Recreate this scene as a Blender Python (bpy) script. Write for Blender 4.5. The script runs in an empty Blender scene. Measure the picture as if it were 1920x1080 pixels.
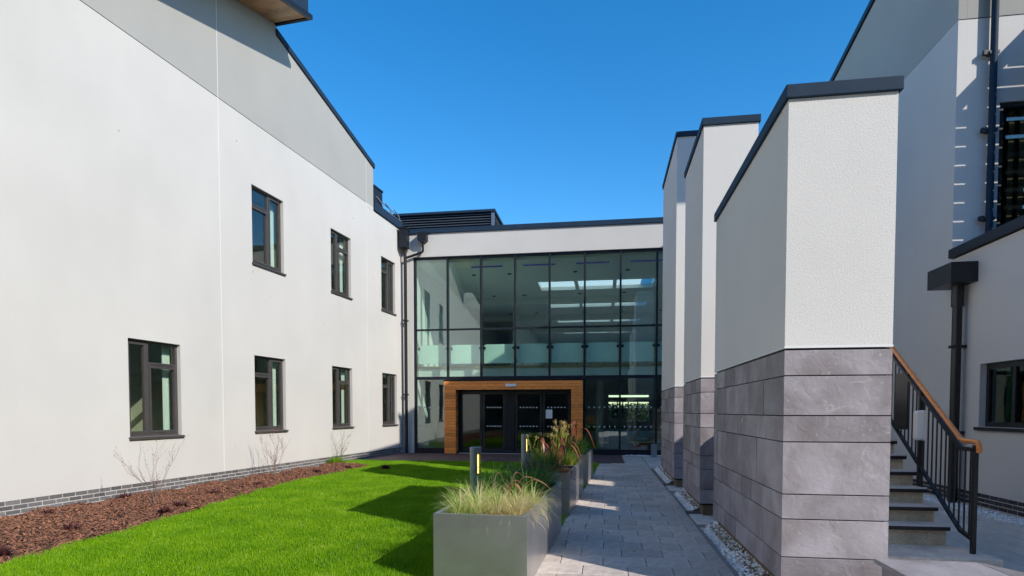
import bpy, bmesh, math, random
import numpy as np
from mathutils import Vector, Matrix
R = math.radians
random.seed(7)
S = bpy.context.scene
COL = S.collection

# ------------------------------------------------------------------ camera
cam_d = bpy.data.cameras.new('camera')
cam = bpy.data.objects.new('camera', cam_d); COL.objects.link(cam)
cam.location = (0, 0, 1.6)
cam.rotation_euler = (R(90 - 2.122), 0, R(8.775))
cam_d.lens = 21.0; cam_d.sensor_width = 36.0
cam_d.shift_y = 0.1419
cam_d.clip_start = 0.05; cam_d.clip_end = 2000
S.camera = cam

# ------------------------------------------------------------------ light
SUN_EL = 31.9
SX, SY = 0.819, -0.5735          # horizontal direction towards the sun
world = bpy.data.worlds.new('World'); S.world = world; world.use_nodes = True
nt = world.node_tree; nt.nodes.clear()
wo = nt.nodes.new('ShaderNodeOutputWorld'); bg = nt.nodes.new('ShaderNodeBackground')
sky = nt.nodes.new('ShaderNodeTexSky'); sky.sky_type = 'NISHITA'; sky.sun_disc = False
sky.sun_elevation = R(SUN_EL); sky.sun_rotation = math.atan2(SX, SY)
sky.altitude = 200; sky.air_density = 1.0; sky.dust_density = 0.25; sky.ozone_density = 3.0
hs = nt.nodes.new('ShaderNodeHueSaturation'); hs.inputs['Saturation'].default_value = 1.36
hs.inputs['Hue'].default_value = 0.498
nt.links.new(sky.outputs[0], hs.inputs['Color'])
nt.links.new(hs.outputs[0], bg.inputs[0]); bg.inputs[1].default_value = 0.132
nt.links.new(bg.outputs[0], wo.inputs[0])
sd = bpy.data.lights.new('sun', 'SUN'); sd.energy = 2.75; sd.angle = R(0.5); sd.color = (1.0, 0.94, 0.84)
sun = bpy.data.objects.new('sun', sd); COL.objects.link(sun)
sv = Vector((SX*math.cos(R(SUN_EL)), SY*math.cos(R(SUN_EL)), math.sin(R(SUN_EL))))
sun.rotation_euler = sv.to_track_quat('Z', 'Y').to_euler(); sun.location = (20, -20, 30)
S.view_settings.view_transform = 'Standard'; S.view_settings.look = 'None'
S.view_settings.exposure = 0.80; S.view_settings.gamma = 1.0
S.view_settings.use_curve_mapping = False
S.render.engine = 'CYCLES'
S.cycles.max_bounces = 8; S.cycles.transparent_max_bounces = 24

# ------------------------------------------------------------------ materials
def new_mat(name):
    m = bpy.data.materials.new(name); m.use_nodes = True
    t = m.node_tree; b = t.nodes['Principled BSDF']
    return m, t, b
def N(t, k, **kw):
    n = t.nodes.new(k)
    for a, v in kw.items(): setattr(n, a, v)
    return n
def mat(name, col, rough=.6, metal=0, noise=None, amt=.15, bump=0, bscale=200, island=0, objr=0, coat=0, spec=None, stretch=None, bdist=.002, detail=4):
    """noise: scale of large colour mottling (amt); bump: fine relief; island / objr: value jitter per mesh island / per object"""
    m, t, b = new_mat(name); L = t.links.new
    b.inputs['Roughness'].default_value = rough; b.inputs['Metallic'].default_value = metal
    if spec is not None: b.inputs['Specular IOR Level'].default_value = spec
    if coat: b.inputs['Coat Weight'].default_value = coat
    tc = N(t, 'ShaderNodeTexCoord')
    src = tc.outputs['Object']
    if stretch:
        mp = N(t, 'ShaderNodeMapping'); mp.inputs['Scale'].default_value = stretch
        L(src, mp.inputs[0]); src = mp.outputs[0]
    rgb = N(t, 'ShaderNodeRGB'); rgb.outputs[0].default_value = (*col, 1)
    out = rgb.outputs[0]
    def scale_by(out, val, a):
        mr = N(t, 'ShaderNodeMapRange'); mr.inputs[3].default_value = 1-a; mr.inputs[4].default_value = 1+a
        L(val, mr.inputs[0])
        mx = N(t, 'ShaderNodeMix', data_type='RGBA', blend_type='MULTIPLY'); mx.inputs[0].default_value = 1
        L(out, mx.inputs[6]); L(mr.outputs[0], mx.inputs[7]); return mx.outputs[2]
    if noise:
        for sc, a in ((noise, amt), (noise*7.3, amt*.6)):
            nz = N(t, 'ShaderNodeTexNoise'); nz.inputs['Scale'].default_value = sc; nz.inputs['Detail'].default_value = detail
            L(src, nz.inputs['Vector']); 
            mr = N(t, 'ShaderNodeMapRange'); mr.inputs[1].default_value = .3; mr.inputs[2].default_value = .7
            L(nz.outputs[0], mr.inputs[0]); out = scale_by(out, mr.outputs[0], a)
    if island:
        g = N(t, 'ShaderNodeNewGeometry'); out = scale_by(out, g.outputs['Random Per Island'], island)
    if objr:
        g = N(t, 'ShaderNodeObjectInfo'); out = scale_by(out, g.outputs['Random'], objr)
    L(out, b.inputs['Base Color'])
    if bump:
        nz = N(t, 'ShaderNodeTexNoise'); nz.inputs['Scale'].default_value = bscale; nz.inputs['Detail'].default_value = 6
        L(src, nz.inputs['Vector'])
        bp = N(t, 'ShaderNodeBump'); bp.inputs['Strength'].default_value = bump; bp.inputs['Distance'].default_value = bdist
        L(nz.outputs[0], bp.inputs['Height']); L(bp.outputs[0], b.inputs['Normal'])
    return m

def render_mat(name, col, bump=.35, bscale=70, stain=True):
    """mineral render: fine pebble relief, faint blotches, faint vertical weather streaks"""
    m, t, b = new_mat(name); L = t.links.new
    tc = N(t, 'ShaderNodeTexCoord'); b.inputs['Roughness'].default_value = .9; b.inputs['Specular IOR Level'].default_value = .2
    rgb = N(t, 'ShaderNodeRGB'); rgb.outputs[0].default_value = (*col, 1); out = rgb.outputs[0]
    def mulnoise(out, vec_scale, sc, a, det=3):
        mp = N(t, 'ShaderNodeMapping'); mp.inputs['Scale'].default_value = vec_scale; L(tc.outputs['Object'], mp.inputs[0])
        nz = N(t, 'ShaderNodeTexNoise'); nz.inputs['Scale'].default_value = sc; nz.inputs['Detail'].default_value = det; L(mp.outputs[0], nz.inputs['Vector'])
        mr = N(t, 'ShaderNodeMapRange'); mr.inputs[1].default_value = .3; mr.inputs[2].default_value = .7; mr.inputs[3].default_value = 1-a; mr.inputs[4].default_value = 1+a*.5
        L(nz.outputs[0], mr.inputs[0])
        mx = N(t, 'ShaderNodeMix', data_type='RGBA', blend_type='MULTIPLY'); mx.inputs[0].default_value = 1
        L(out, mx.inputs[6]); L(mr.outputs[0], mx.inputs[7]); return mx.outputs[2]
    out = mulnoise(out, (1, 1, 1), .55, .05)
    out = mulnoise(out, (1, 1, .35), 1.3, .02)
    out = mulnoise(out, (1, 1, 1), 60, .045, 2)
    # sparse pin marks
    vo = N(t, 'ShaderNodeTexVoronoi'); vo.inputs['Scale'].default_value = 1.1; L(tc.outputs['Object'], vo.inputs['Vector'])
    lt = N(t, 'ShaderNodeMath', operation='LESS_THAN'); lt.inputs[1].default_value = .028; L(vo.outputs['Distance'], lt.inputs[0])
    mx = N(t, 'ShaderNodeMix', data_type='RGBA'); L(lt.outputs[0], mx.inputs[0]); L(out, mx.inputs[6]); mx.inputs[7].default_value = (.35, .33, .3, 1)
    L(mx.outputs[2], b.inputs['Base Color'])
    v = N(t, 'ShaderNodeTexNoise'); v.inputs['Scale'].default_value = bscale; v.inputs['Detail'].default_value = 3; L(tc.outputs['Object'], v.inputs['Vector'])
    bp = N(t, 'ShaderNodeBump'); bp.inputs['Strength'].default_value = bump; bp.inputs['Distance'].default_value = .006
    L(v.outputs[0], bp.inputs['Height'])
    w = N(t, 'ShaderNodeTexNoise'); w.inputs['Scale'].default_value = 1.2; L(tc.outputs['Object'], w.inputs['Vector'])
    bp2 = N(t, 'ShaderNodeBump'); bp2.inputs['Strength'].default_value = .25; bp2.inputs['Distance'].default_value = .02
    L(w.outputs[0], bp2.inputs['Height']); L(bp.outputs[0], bp2.inputs['Normal']); L(bp2.outputs[0], b.inputs['Normal'])
    return m

def glass_mat(name, tint=(.62, .76, .70), r0=.06, rough=0.0):
    m, t, b = new_mat(name); L = t.links.new; t.nodes.remove(b)
    o = t.nodes['Material Output']
    tr = N(t, 'ShaderNodeBsdfTransparent'); tr.inputs[0].default_value = (*tint, 1)
    gl = N(t, 'ShaderNodeBsdfGlossy'); gl.inputs['Roughness'].default_value = rough; gl.inputs[0].default_value = (.95, 1, .98, 1)
    lw_ = N(t, 'ShaderNodeLayerWeight'); lw_.inputs[0].default_value = .5; pw = N(t, 'ShaderNodeMath', operation='POWER'); pw.inputs[1].default_value = 5; L(lw_.outputs['Facing'], pw.inputs[0])
    fr = N(t, 'ShaderNodeMath', operation='MULTIPLY_ADD'); L(pw.outputs[0], fr.inputs[0]); fr.inputs[1].default_value = 1-r0; fr.inputs[2].default_value = r0
    # panes are never dead flat: a very slight large-scale warp of the reflection
    tc = N(t, 'ShaderNodeTexCoord'); nz = N(t, 'ShaderNodeTexNoise'); nz.inputs['Scale'].default_value = 1.3; nz.inputs['Detail'].default_value = 1
    L(tc.outputs['Object'], nz.inputs['Vector'])
    bp = N(t, 'ShaderNodeBump'); bp.inputs['Strength'].default_value = .12; bp.inputs['Distance'].default_value = .02
    L(nz.outputs[0], bp.inputs['Height']); L(bp.outputs[0], gl.inputs['Normal'])
    mx = N(t, 'ShaderNodeMixShader'); L(fr.outputs[0], mx.inputs[0]); L(tr.outputs[0], mx.inputs[1]); L(gl.outputs[0], mx.inputs[2])
    L(mx.outputs[0], o.inputs[0]); return m

def emit_mat(name, col, st):
    m, t, b = new_mat(name)
    b.inputs['Base Color'].default_value = (*col, 1)
    b.inputs['Emission Color'].default_value = (*col, 1); b.inputs['Emission Strength'].default_value = st
    return m

def leaf_mat(name, cols, rough=.5, trans=.25, nscale=.6, wear=None):
    """blades / leaves: colour picked per island, drifting slowly over the ground, thin translucency"""
    m, t, b = new_mat(name); L = t.links.new; o = t.nodes['Material Output']
    g = N(t, 'ShaderNodeNewGeometry'); tc = N(t, 'ShaderNodeTexCoord')
    nz = N(t, 'ShaderNodeTexNoise'); nz.inputs['Scale'].default_value = nscale; nz.inputs['Detail'].default_value = 3; L(tc.outputs['Object'], nz.inputs['Vector'])
    ad = N(t, 'ShaderNodeMath', operation='MULTIPLY_ADD'); L(g.outputs['Random Per Island'], ad.inputs[0]); ad.inputs[1].default_value = .6
    mr = N(t, 'ShaderNodeMapRange'); mr.inputs[1].default_value = .3; mr.inputs[2].default_value = .7; mr.inputs[4].default_value = .4
    L(nz.outputs[0], mr.inputs[0]); L(mr.outputs[0], ad.inputs[2])
    cr = N(t, 'ShaderNodeValToRGB'); e = cr.color_ramp.elements
    while len(e) < len(cols): e.new(.5)
    for i, c in enumerate(cols): e[i].position = c[0]; e[i].color = (*c[1], 1)
    L(ad.outputs[0], cr.inputs[0])
    b.inputs['Roughness'].default_value = rough; b.inputs['Specular IOR Level'].default_value = .35
    L(cr.outputs[0], b.inputs['Base Color'])
    tl = N(t, 'ShaderNodeBsdfTranslucent'); L(cr.outputs[0], tl.inputs[0])
    mx = N(t, 'ShaderNodeMixShader'); mx.inputs[0].default_value = trans
    L(b.outputs[0], mx.inputs[1]); L(tl.outputs[0], mx.inputs[2]); L(mx.outputs[0], o.inputs[0])
    return m

def stone_mat(name, col):
    """riven slate-like cladding: mottling, pale veins and chips, riven relief, tint per panel"""
    m, t, b = new_mat(name); L = t.links.new
    tc = N(t, 'ShaderNodeTexCoord'); oi = N(t, 'ShaderNodeObjectInfo')
    off = N(t, 'ShaderNodeVectorMath', operation='SCALE'); cv = N(t, 'ShaderNodeCombineXYZ')
    L(oi.outputs['Random'], cv.inputs[0]); L(oi.outputs['Random'], cv.inputs[2]); L(cv.outputs[0], off.inputs[0]); off.inputs['Scale'].default_value = 37
    add = N(t, 'ShaderNodeVectorMath', operation='ADD'); L(tc.outputs['Object'], add.inputs[0]); L(off.outputs[0], add.inputs[1]); P = add.outputs[0]
    n1 = N(t, 'ShaderNodeTexNoise'); n1.inputs['Scale'].default_value = 2.5; n1.inputs['Detail'].default_value = 8; n1.inputs['Distortion'].default_value = .6; L(P, n1.inputs['Vector'])
    cr = N(t, 'ShaderNodeValToRGB'); e = cr.color_ramp.elements
    e[0].position = .3; e[0].color = (col[0]*.70, col[1]*.68, col[2]*.68, 1); e[1].position = .72; e[1].color = (col[0]*1.22, col[1]*1.24, col[2]*1.30, 1)
    L(n1.outputs[0], cr.inputs[0]); out = cr.outputs[0]
    mr = N(t, 'ShaderNodeMapRange'); mr.inputs[3].default_value = .80; mr.inputs[4].default_value = 1.20; L(oi.outputs['Random'], mr.inputs[0])
    mx = N(t, 'ShaderNodeMix', data_type='RGBA', blend_type='MULTIPLY'); mx.inputs[0].default_value = 1; L(out, mx.inputs[6]); L(mr.outputs[0], mx.inputs[7]); out = mx.outputs[2]
    # veins: thin iso-lines of a distorted noise, masked by a second noise
    n2 = N(t, 'ShaderNodeTexNoise'); n2.inputs['Scale'].default_value = 1.6; n2.inputs['Detail'].default_value = 5; n2.inputs['Distortion'].default_value = 1.2; L(P, n2.inputs['Vector'])
    s = N(t, 'ShaderNodeMath', operation='SUBTRACT'); L(n2.outputs[0], s.inputs[0]); s.inputs[1].default_value = .5
    a = N(t, 'ShaderNodeMath', operation='ABSOLUTE'); L(s.outputs[0], a.inputs[0])
    lt = N(t, 'ShaderNodeMapRange'); lt.inputs[1].default_value = 0; lt.inputs[2].default_value = .02; lt.inputs[3].default_value = 1; lt.inputs[4].default_value = 0; L(a.outputs[0], lt.inputs[0])
    n3 = N(t, 'ShaderNodeTexNoise'); n3.inputs['Scale'].default_value = 3.1; n3.inputs['Detail'].default_value = 4; L(P, n3.inputs['Vector'])
    g = N(t, 'ShaderNodeMapRange'); g.inputs[1].default_value = .52; g.inputs[2].default_value = .68; L(n3.outputs[0], g.inputs[0])
    f = N(t, 'ShaderNodeMath', operation='MULTIPLY'); L(lt.outputs[0], f.inputs[0]); L(g.outputs[0], f.inputs[1])
    f2 = N(t, 'ShaderNodeMath', operation='MULTIPLY'); L(f.outputs[0], f2.inputs[0]); f2.inputs[1].default_value = .75
    mv = N(t, 'ShaderNodeMix', data_type='RGBA'); L(f2.outputs[0], mv.inputs[0]); L(out, mv.inputs[6]); mv.inputs[7].default_value = (.5, .49, .49, 1); out = mv.outputs[2]
    # chips
    n4 = N(t, 'ShaderNodeTexNoise'); n4.inputs['Scale'].default_value = 22; n4.inputs['Detail'].default_value = 3; L(P, n4.inputs['Vector'])
    c4 = N(t, 'ShaderNodeMapRange'); c4.inputs[1].default_value = .63; c4.inputs[2].default_value = .70; c4.inputs[4].default_value = .6; L(n4.outputs[0], c4.inputs[0])
    mc = N(t, 'ShaderNodeMix', data_type='RGBA'); L(c4.outputs[0], mc.inputs[0]); L(out, mc.inputs[6]); mc.inputs[7].default_value = (.42, .38, .37, 1)
    L(mc.outputs[2], b.inputs['Base Color'])
    b.inputs['Roughness'].default_value = .55; b.inputs['Specular IOR Level'].default_value = .4
    nb = N(t, 'ShaderNodeTexNoise'); nb.inputs['Scale'].default_value = 14; nb.inputs['Detail'].default_value = 9; nb.inputs['Distortion'].default_value = .8; L(P, nb.inputs['Vector'])
    bp = N(t, 'ShaderNodeBump'); bp.inputs['Strength'].default_value = .5; bp.inputs['Distance'].default_value = .012; L(nb.outputs[0], bp.inputs['Height']); L(bp.outputs[0], b.inputs['Normal'])
    return m

M = {}
M['render'] = render_mat('pale_render', (.60, .575, .54))
M['render_rough'] = render_mat('dashed_render', (.69, .67, .645), bump=.42, bscale=75)
M['render_grey'] = render_mat('grey_render', (.40, .39, .365), bump=.3)
M['bead'] = mat('white_bead', (.75, .75, .75), .5)
M['metal_dark'] = mat('dark_coated_metal', (.012, .015, .022), .45, .0, noise=3, amt=.12, spec=.3)
M['metal_blue'] = mat('slate_blue_coping', (.020, .040, .070), .6, .0, noise=2.5, amt=.12, spec=.12)
M['frame'] = mat('window_frame_brown_grey', (.065, .058, .056), .42, noise=6, amt=.1)
M['pipe'] = mat('black_pipe', (.012, .012, .014), .35)
M['glass_w'] = glass_mat('window_glass', (.90, .95, .92), .075)
M['glass_c'] = glass_mat('curtain_wall_glass', (.87, .97, .92), .14)
M['glass_d'] = glass_mat('door_glass', (.62, .68, .66), .06)
M['frost'] = mat('frosted_glass', (.80, .92, .87), .35, noise=2, amt=.06)
M['brick'] = mat('dark_brick', (.135, .13, .132), .7, noise=9, amt=.2, bump=.5, bscale=60, objr=.35, island=0)
M['brick_far'] = mat('dark_brick_run', (.135, .13, .132), .7, noise=9, amt=.2, bump=.5, bscale=60, island=.35)
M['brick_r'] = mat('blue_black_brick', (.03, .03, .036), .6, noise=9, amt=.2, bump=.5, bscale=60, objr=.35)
M['mortar'] = mat('mortar', (.50, .47, .43), .95, noise=20, amt=.15, bump=.4)
M['stone'] = stone_mat('slate_cladding', (.315, .283, .295))
M['stone_cap'] = stone_mat('pale_stone', (.36, .33, .33))
M['joint_dark'] = mat('dark_joint', (.015, .015, .017), .9)
M['plinth'] = mat('tan_block', (.17, .13, .085), .9, noise=10, amt=.2, bump=.5)
M['timber'] = mat('cedar', (.95, .31, .06), .5, noise=5, amt=.3, objr=.28, stretch=(1, 12, 12), bump=.3, bscale=40)
M['soffit'] = mat('soffit_board', (.48, .25, .11), .5, noise=5, amt=.25, objr=.2, stretch=(1, 10, 10))
M['handrail'] = mat('oak_handrail', (.66, .23, .045), .35, noise=5, amt=.2, stretch=(10, 1, 6), coat=.3)
M['paver'] = mat('paver', (.54, .465, .41), .85, noise=14, amt=.16, bump=.4, bscale=150, objr=.14)
M['paver_far'] = mat('paver_run', (.54, .465, .41), .85, noise=14, amt=.16, bump=.4, bscale=150, island=.14)
M['slab'] = mat('grey_slab', (.60, .54, .48), .85, noise=8, amt=.12, bump=.3, bscale=120, objr=.1)
M['edging'] = mat('edging_kerb', (.27, .255, .245), .85, noise=10, amt=.15, bump=.3)
M['sand'] = mat('jointing_sand', (.05, .048, .045), .95, noise=30, amt=.3)
M['deck'] = mat('brown_red_boards', (.115, .062, .058), .6, noise=6, amt=.2, objr=.16, stretch=(1, 8, 8))
M['soil'] = mat('soil', (.05, .03, .02), .95, noise=18, amt=.4, bump=1, bscale=60, bdist=.02)
M['turf'] = mat('turf_base', (.035, .085, .008), .95, noise=9, amt=.3, bump=.8, bscale=80, bdist=.02)
M['ground'] = mat('field_ground', (.06, .09, .03), .95, noise=.2, amt=.3)
M['steel'] = None
M['concrete'] = mat('cast_concrete', (.64, .57, .48), .85, noise=4, amt=.2, bump=.3, bscale=90)
M['concrete_riser'] = mat('sandy_riser', (.62, .52, .36), .85, noise=5, amt=.22, bump=.3, bscale=90)
M['nosing'] = mat('nosing_strip', (.012, .013, .016), .45)
M['nosing_lip'] = mat('nosing_lip', (.55, .56, .58), .4)
M['black'] = mat('black_metal', (.012, .013, .016), .4)
M['bollard'] = mat('grey_bollard', (.25, .27, .30), .38, .3, noise=4, amt=.08)
M['lamp'] = emit_mat('lamp_glow', (1.0, .80, .32), 1.6)
M['lens'] = mat('opal_lens', (.88, .89, .87), .3, coat=.5)
M['white'] = mat('white_paint', (.75, .75, .74), .5)
M['ceil'] = mat('ceiling_board', (.78, .79, .77), .9)
M['room'] = mat('room_wall', (.50, .48, .36), .9)
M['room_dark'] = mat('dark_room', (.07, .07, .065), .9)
M['curtain'] = mat('pale_curtain', (.66, .72, .66), .9, noise=6, amt=.12, stretch=(8, 8, .3))
M['carpet'] = mat('floor_finish', (.22, .21, .20), .5, noise=5, amt=.2)
M['skylight'] = None
M['galv'] = mat('galvanised', (.55, .57, .6), .35, .8)
M['yellow_wood'] = mat('pale_wood', (.42, .30, .16), .5)
M['red_fabric'] = mat('red_upholstery', (.22, .05, .035), .8)
M['paper'] = mat('notice_paper', (.72, .80, .82), .6)
M['blue_led'] = emit_mat('violet_strip_light', (.07, .06, .40), .10)
M['warm_led'] = emit_mat('downlight_disc', (1, .93, .75), 1.5)
M['roof'] = mat('roof_sheet', (.07, .075, .085), .5, noise=2, amt=.1)
M['stone_w'] = mat('white_pebble', (.82, .81, .80), .7, island=.3)
M['stone_b'] = mat('brown_pebble', (.33, .25, .16), .8, island=.45)
M['bark'] = mat('bark_chip', (.215, .09, .048), .85, island=.72)
M['twig'] = mat('twig', (.20, .13, .10), .8, noise=20, amt=.2)
M['grass'] = leaf_mat('lawn_blade', [(0, (.08, .22, .003)), (.5, (.18, .38, .005)), (.88, (.30, .48, .010)), (1, (.60, .60, .22))], .45, .3, 1.6)
M['sedge'] = leaf_mat('sedge_blade', [(0, (.14, .42, .02)), (.32, (.38, .58, .08)), (.52, (.78, .72, .32)), (1, (.92, .76, .48))], .5, .4, 6)
M['straw'] = leaf_mat('dry_straw_blade', [(0, (.36, .42, .10)), (.4, (.70, .60, .28)), (1, (.88, .72, .46))], .5, .4, 6)
M['sedge_dark'] = leaf_mat('dark_green_blade', [(0, (.02, .08, .008)), (.6, (.05, .16, .012)), (1, (.16, .28, .04))], .5, .3, 6)
M['strap'] = leaf_mat('bronze_strap_leaf', [(0, (.16, .035, .028)), (.5, (.30, .085, .055)), (1, (.50, .22, .12))], .35, .25, 5)
M['strap_tan'] = leaf_mat('tan_strap_leaf', [(0, (.34, .14, .07)), (1, (.60, .34, .18))], .4, .25, 5)
M['strap_brown'] = leaf_mat('brown_strap_leaf', [(0, (.07, .04, .03)), (1, (.17, .10, .06))], .4, .2, 5)
M['yellowgreen'] = leaf_mat('yellow_green_leaf', [(0, (.13, .24, .02)), (.6, (.34, .42, .05)), (1, (.60, .55, .12))], .5, .3, 5)
M['seed'] = leaf_mat('seed_head', [(0, (.45, .30, .10)), (1, (.70, .58, .25))], .7, .2, 9)
M['redleaf'] = leaf_mat('dark_red_leaf', [(0, (.04, .014, .016)), (.6, (.11, .035, .035)), (1, (.22, .09, .07))], .5, .2, 5)
M['bud'] = leaf_mat('pink_bud', [(0, (.30, .10, .10)), (1, (.48, .22, .2))], .6, .2, 5)
M['hedge'] = leaf_mat('hedge_leaf', [(0, (.015, .04, .008)), (.6, (.05, .10, .02)), (1, (.16, .19, .06))], .5, .25, .8)

def steel():
    m, t, b = new_mat('brushed_zinc'); L = t.links.new
    tc = N(t, 'ShaderNodeTexCoord'); mp = N(t, 'ShaderNodeMapping'); mp.inputs['Scale'].default_value = (30, 30, .6); L(tc.outputs['Object'], mp.inputs[0])
    nz = N(t, 'ShaderNodeTexNoise'); nz.inputs['Scale'].default_value = 6; nz.inputs['Detail'].default_value = 5; L(mp.outputs[0], nz.inputs['Vector'])
    n2 = N(t, 'ShaderNodeTexNoise'); n2.inputs['Scale'].default_value = 3.2; n2.inputs['Detail'].default_value = 6; n2.inputs['Distortion'].default_value = .7; L(tc.outputs['Object'], n2.inputs['Vector'])
    cr = N(t, 'ShaderNodeValToRGB'); e = cr.color_ramp.elements
    e[0].position = .3; e[0].color = (.43, .415, .415, 1); e[1].position = .7; e[1].color = (.53, .515, .515, 1)
    L(n2.outputs[0], cr.inputs[0]); L(cr.outputs[0], b.inputs['Base Color'])
    b.inputs['Metallic'].default_value = .8
    mr = N(t, 'ShaderNodeMapRange'); mr.inputs[3].default_value = .28; mr.inputs[4].default_value = .42; L(nz.outputs[0], mr.inputs[0]); L(mr.outputs[0], b.inputs['Roughness'])
    bp = N(t, 'ShaderNodeBump'); bp.inputs['Strength'].default_value = .06; bp.inputs['Distance'].default_value = .002; L(nz.outputs[0], bp.inputs['Height']); L(bp.outputs[0], b.inputs['Normal'])
    return m
M['steel'] = steel()
def skylight_mat():
    m, t, b = new_mat('translucent_rooflight'); L = t.links.new; t.nodes.remove(b); o = t.nodes['Material Output']
    tl = N(t, 'ShaderNodeBsdfTranslucent'); tl.inputs[0].default_value = (.9, .95, .93, 1)
    tr = N(t, 'ShaderNodeBsdfTransparent'); tr.inputs[0].default_value = (.9, .95, .93, 1)
    mx = N(t, 'ShaderNodeMixShader'); mx.inputs[0].default_value = .05
    L(tl.outputs[0], mx.inputs[1]); L(tr.outputs[0], mx.inputs[2]); L(mx.outputs[0], o.inputs[0]); return m
M['skylight'] = skylight_mat()

# ------------------------------------------------------------------ mesh helpers
class MB:
    def __init__(s): s.v = []; s.f = []; s.mi = []; s.mats = []
    def _m(s, m):
        if m is None: return 0
        if m not in s.mats: s.mats.append(m)
        return s.mats.index(m)
    def add(s, vs, fs, m=None):
        o = len(s.v); s.v += [tuple(p) for p in vs]; k = s._m(m)
        for f in fs: s.f.append(tuple(o+i for i in f)); s.mi.append(k)
        return s
    def box(s, a, b, m=None, mtx=None):
        x0, y0, z0 = a; x1, y1, z1 = b
        x0, x1 = min(x0, x1), max(x0, x1); y0, y1 = min(y0, y1), max(y0, y1); z0, z1 = min(z0, z1), max(z0, z1)
        vs = [Vector(p) for p in ((x0,y0,z0),(x1,y0,z0),(x1,y1,z0),(x0,y1,z0),(x0,y0,z1),(x1,y0,z1),(x1,y1,z1),(x0,y1,z1))]
        if mtx: vs = [mtx @ p for p in vs]
        return s.add(vs, [(0,3,2,1),(4,5,6,7),(0,1,5,4),(1,2,6,5),(2,3,7,6),(3,0,4,7)], m)
    def cbox(s, a, b, c=.004, m=None):
        """box with small chamfered vertical & horizontal edges (stone, brick, paver)"""
        x0, y0, z0 = [min(p, q) for p, q in zip(a, b)]; x1, y1, z1 = [max(p, q) for p, q in zip(a, b)]
        vs = []
        for z, i in ((z0, c), (z0+c, 0), (z1-c, 0), (z1, c)):
            vs += [(x0+i, y0+i, z), (x1-i, y0+i, z), (x1-i, y1-i, z), (x0+i, y1-i, z)]
        fs = [(0,3,2,1), (12,13,14,15)]
        for k in range(3):
            for j in range(4):
                a_, b_ = k*4+j, k*4+(j+1) % 4; fs.append((a_, b_, b_+4, a_+4))
        return s.add(vs, fs, m)
    def prism(s, poly, axis, lo, hi, m=None):
        """poly: 2D points; axis: extrusion axis 'x','y','z' (poly in the other two, in order)"""
        def P(p, h):
            return {'x': (h, p[0], p[1]), 'y': (p[0], h, p[1]), 'z': (p[0], p[1], h)}[axis]
        n = len(poly); vs = [P(p, lo) for p in poly] + [P(p, hi) for p in poly]
        fs = [tuple(range(n))[::-1], tuple(range(n, 2*n))] + [(i, (i+1) % n, n+(i+1) % n, n+i) for i in range(n)]
        return s.add(vs, fs, m)
    def tube(s, pts, r, n=8, m=None, caps=True, r1=None):
        pts = [Vector(p) for p in pts]; k = len(pts); vs = []; up = None
        for i, p in enumerate(pts):
            d = (pts[min(i+1, k-1)] - pts[max(i-1, 0)]).normalized()
            if up is None: up = Vector((0, 0, 1)) if abs(d.z) < .9 else Vector((1, 0, 0))
            a = d.cross(up).normalized(); b = a.cross(d).normalized(); up = b
            rr = r if r1 is None else r + (r1-r)*i/(k-1)
            for j in range(n):
                t = 2*math.pi*j/n; vs.append(p + a*math.cos(t)*rr + b*math.sin(t)*rr)
        fs = [(i*n+j, i*n+(j+1) % n, (i+1)*n+(j+1) % n, (i+1)*n+j) for i in range(k-1) for j in range(n)]
        if caps: fs += [tuple(range(n))[::-1], tuple(range((k-1)*n, k*n))]
        return s.add(vs, fs, m)
    def mesh(s, name, m=None, smooth=False):
        me = bpy.data.meshes.new(name); me.from_pydata(s.v, [], s.f)
        ms = s.mats if s.mats else [m]
        if m is not None and s.mats and m not in s.mats: pass
        for q in ms: me.materials.append(q)
        if len(ms) > 1: me.polygons.foreach_set('material_index', s.mi)
        bm = bmesh.new(); bm.from_mesh(me); bmesh.ops.recalc_face_normals(bm, faces=bm.faces); bm.to_mesh(me); bm.free()
        if smooth:
            me.polygons.foreach_set('use_smooth', [True]*len(me.polygons))
            try: me.set_sharp_from_angle(angle=R(40))
            except Exception: pass
        me.update(); return me

def link(name, me, parent=None, loc=None, rot=None, label=None, kind=None):
    o = bpy.data.objects.new(name, me); COL.objects.link(o)
    if parent is not None: o.parent = parent
    if loc is not None: o.location = loc
    if rot is not None: o.rotation_euler = rot
    if label: o['label'] = label
    if kind: o['kind'] = kind
    return o
def part(name, mb, m, parent=None, loc=None, rot=None, label=None, kind=None, smooth=False, bevel=0):
    o = link(name, mb.mesh(name, m, smooth), parent, loc, rot, label, kind)
    if bevel:
        b = o.modifiers.new('bevel', 'BEVEL'); b.width = bevel; b.segments = 2; b.limit_method = 'ANGLE'
    return o
def B(a, b): return MB().box(a, b)
def thing(name, label, cat, loc=(0,0,0), rz=0, group=None):
    o = bpy.data.objects.new(name, None); COL.objects.link(o); o.location = loc; o.rotation_euler = (0, 0, rz)
    o.empty_display_size = .3
    o['label'] = label; o['category'] = cat
    if group: o['group'] = group
    return o
def struct(name, mb, m, **k): return part(name, mb, m, kind='structure', **k)
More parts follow.
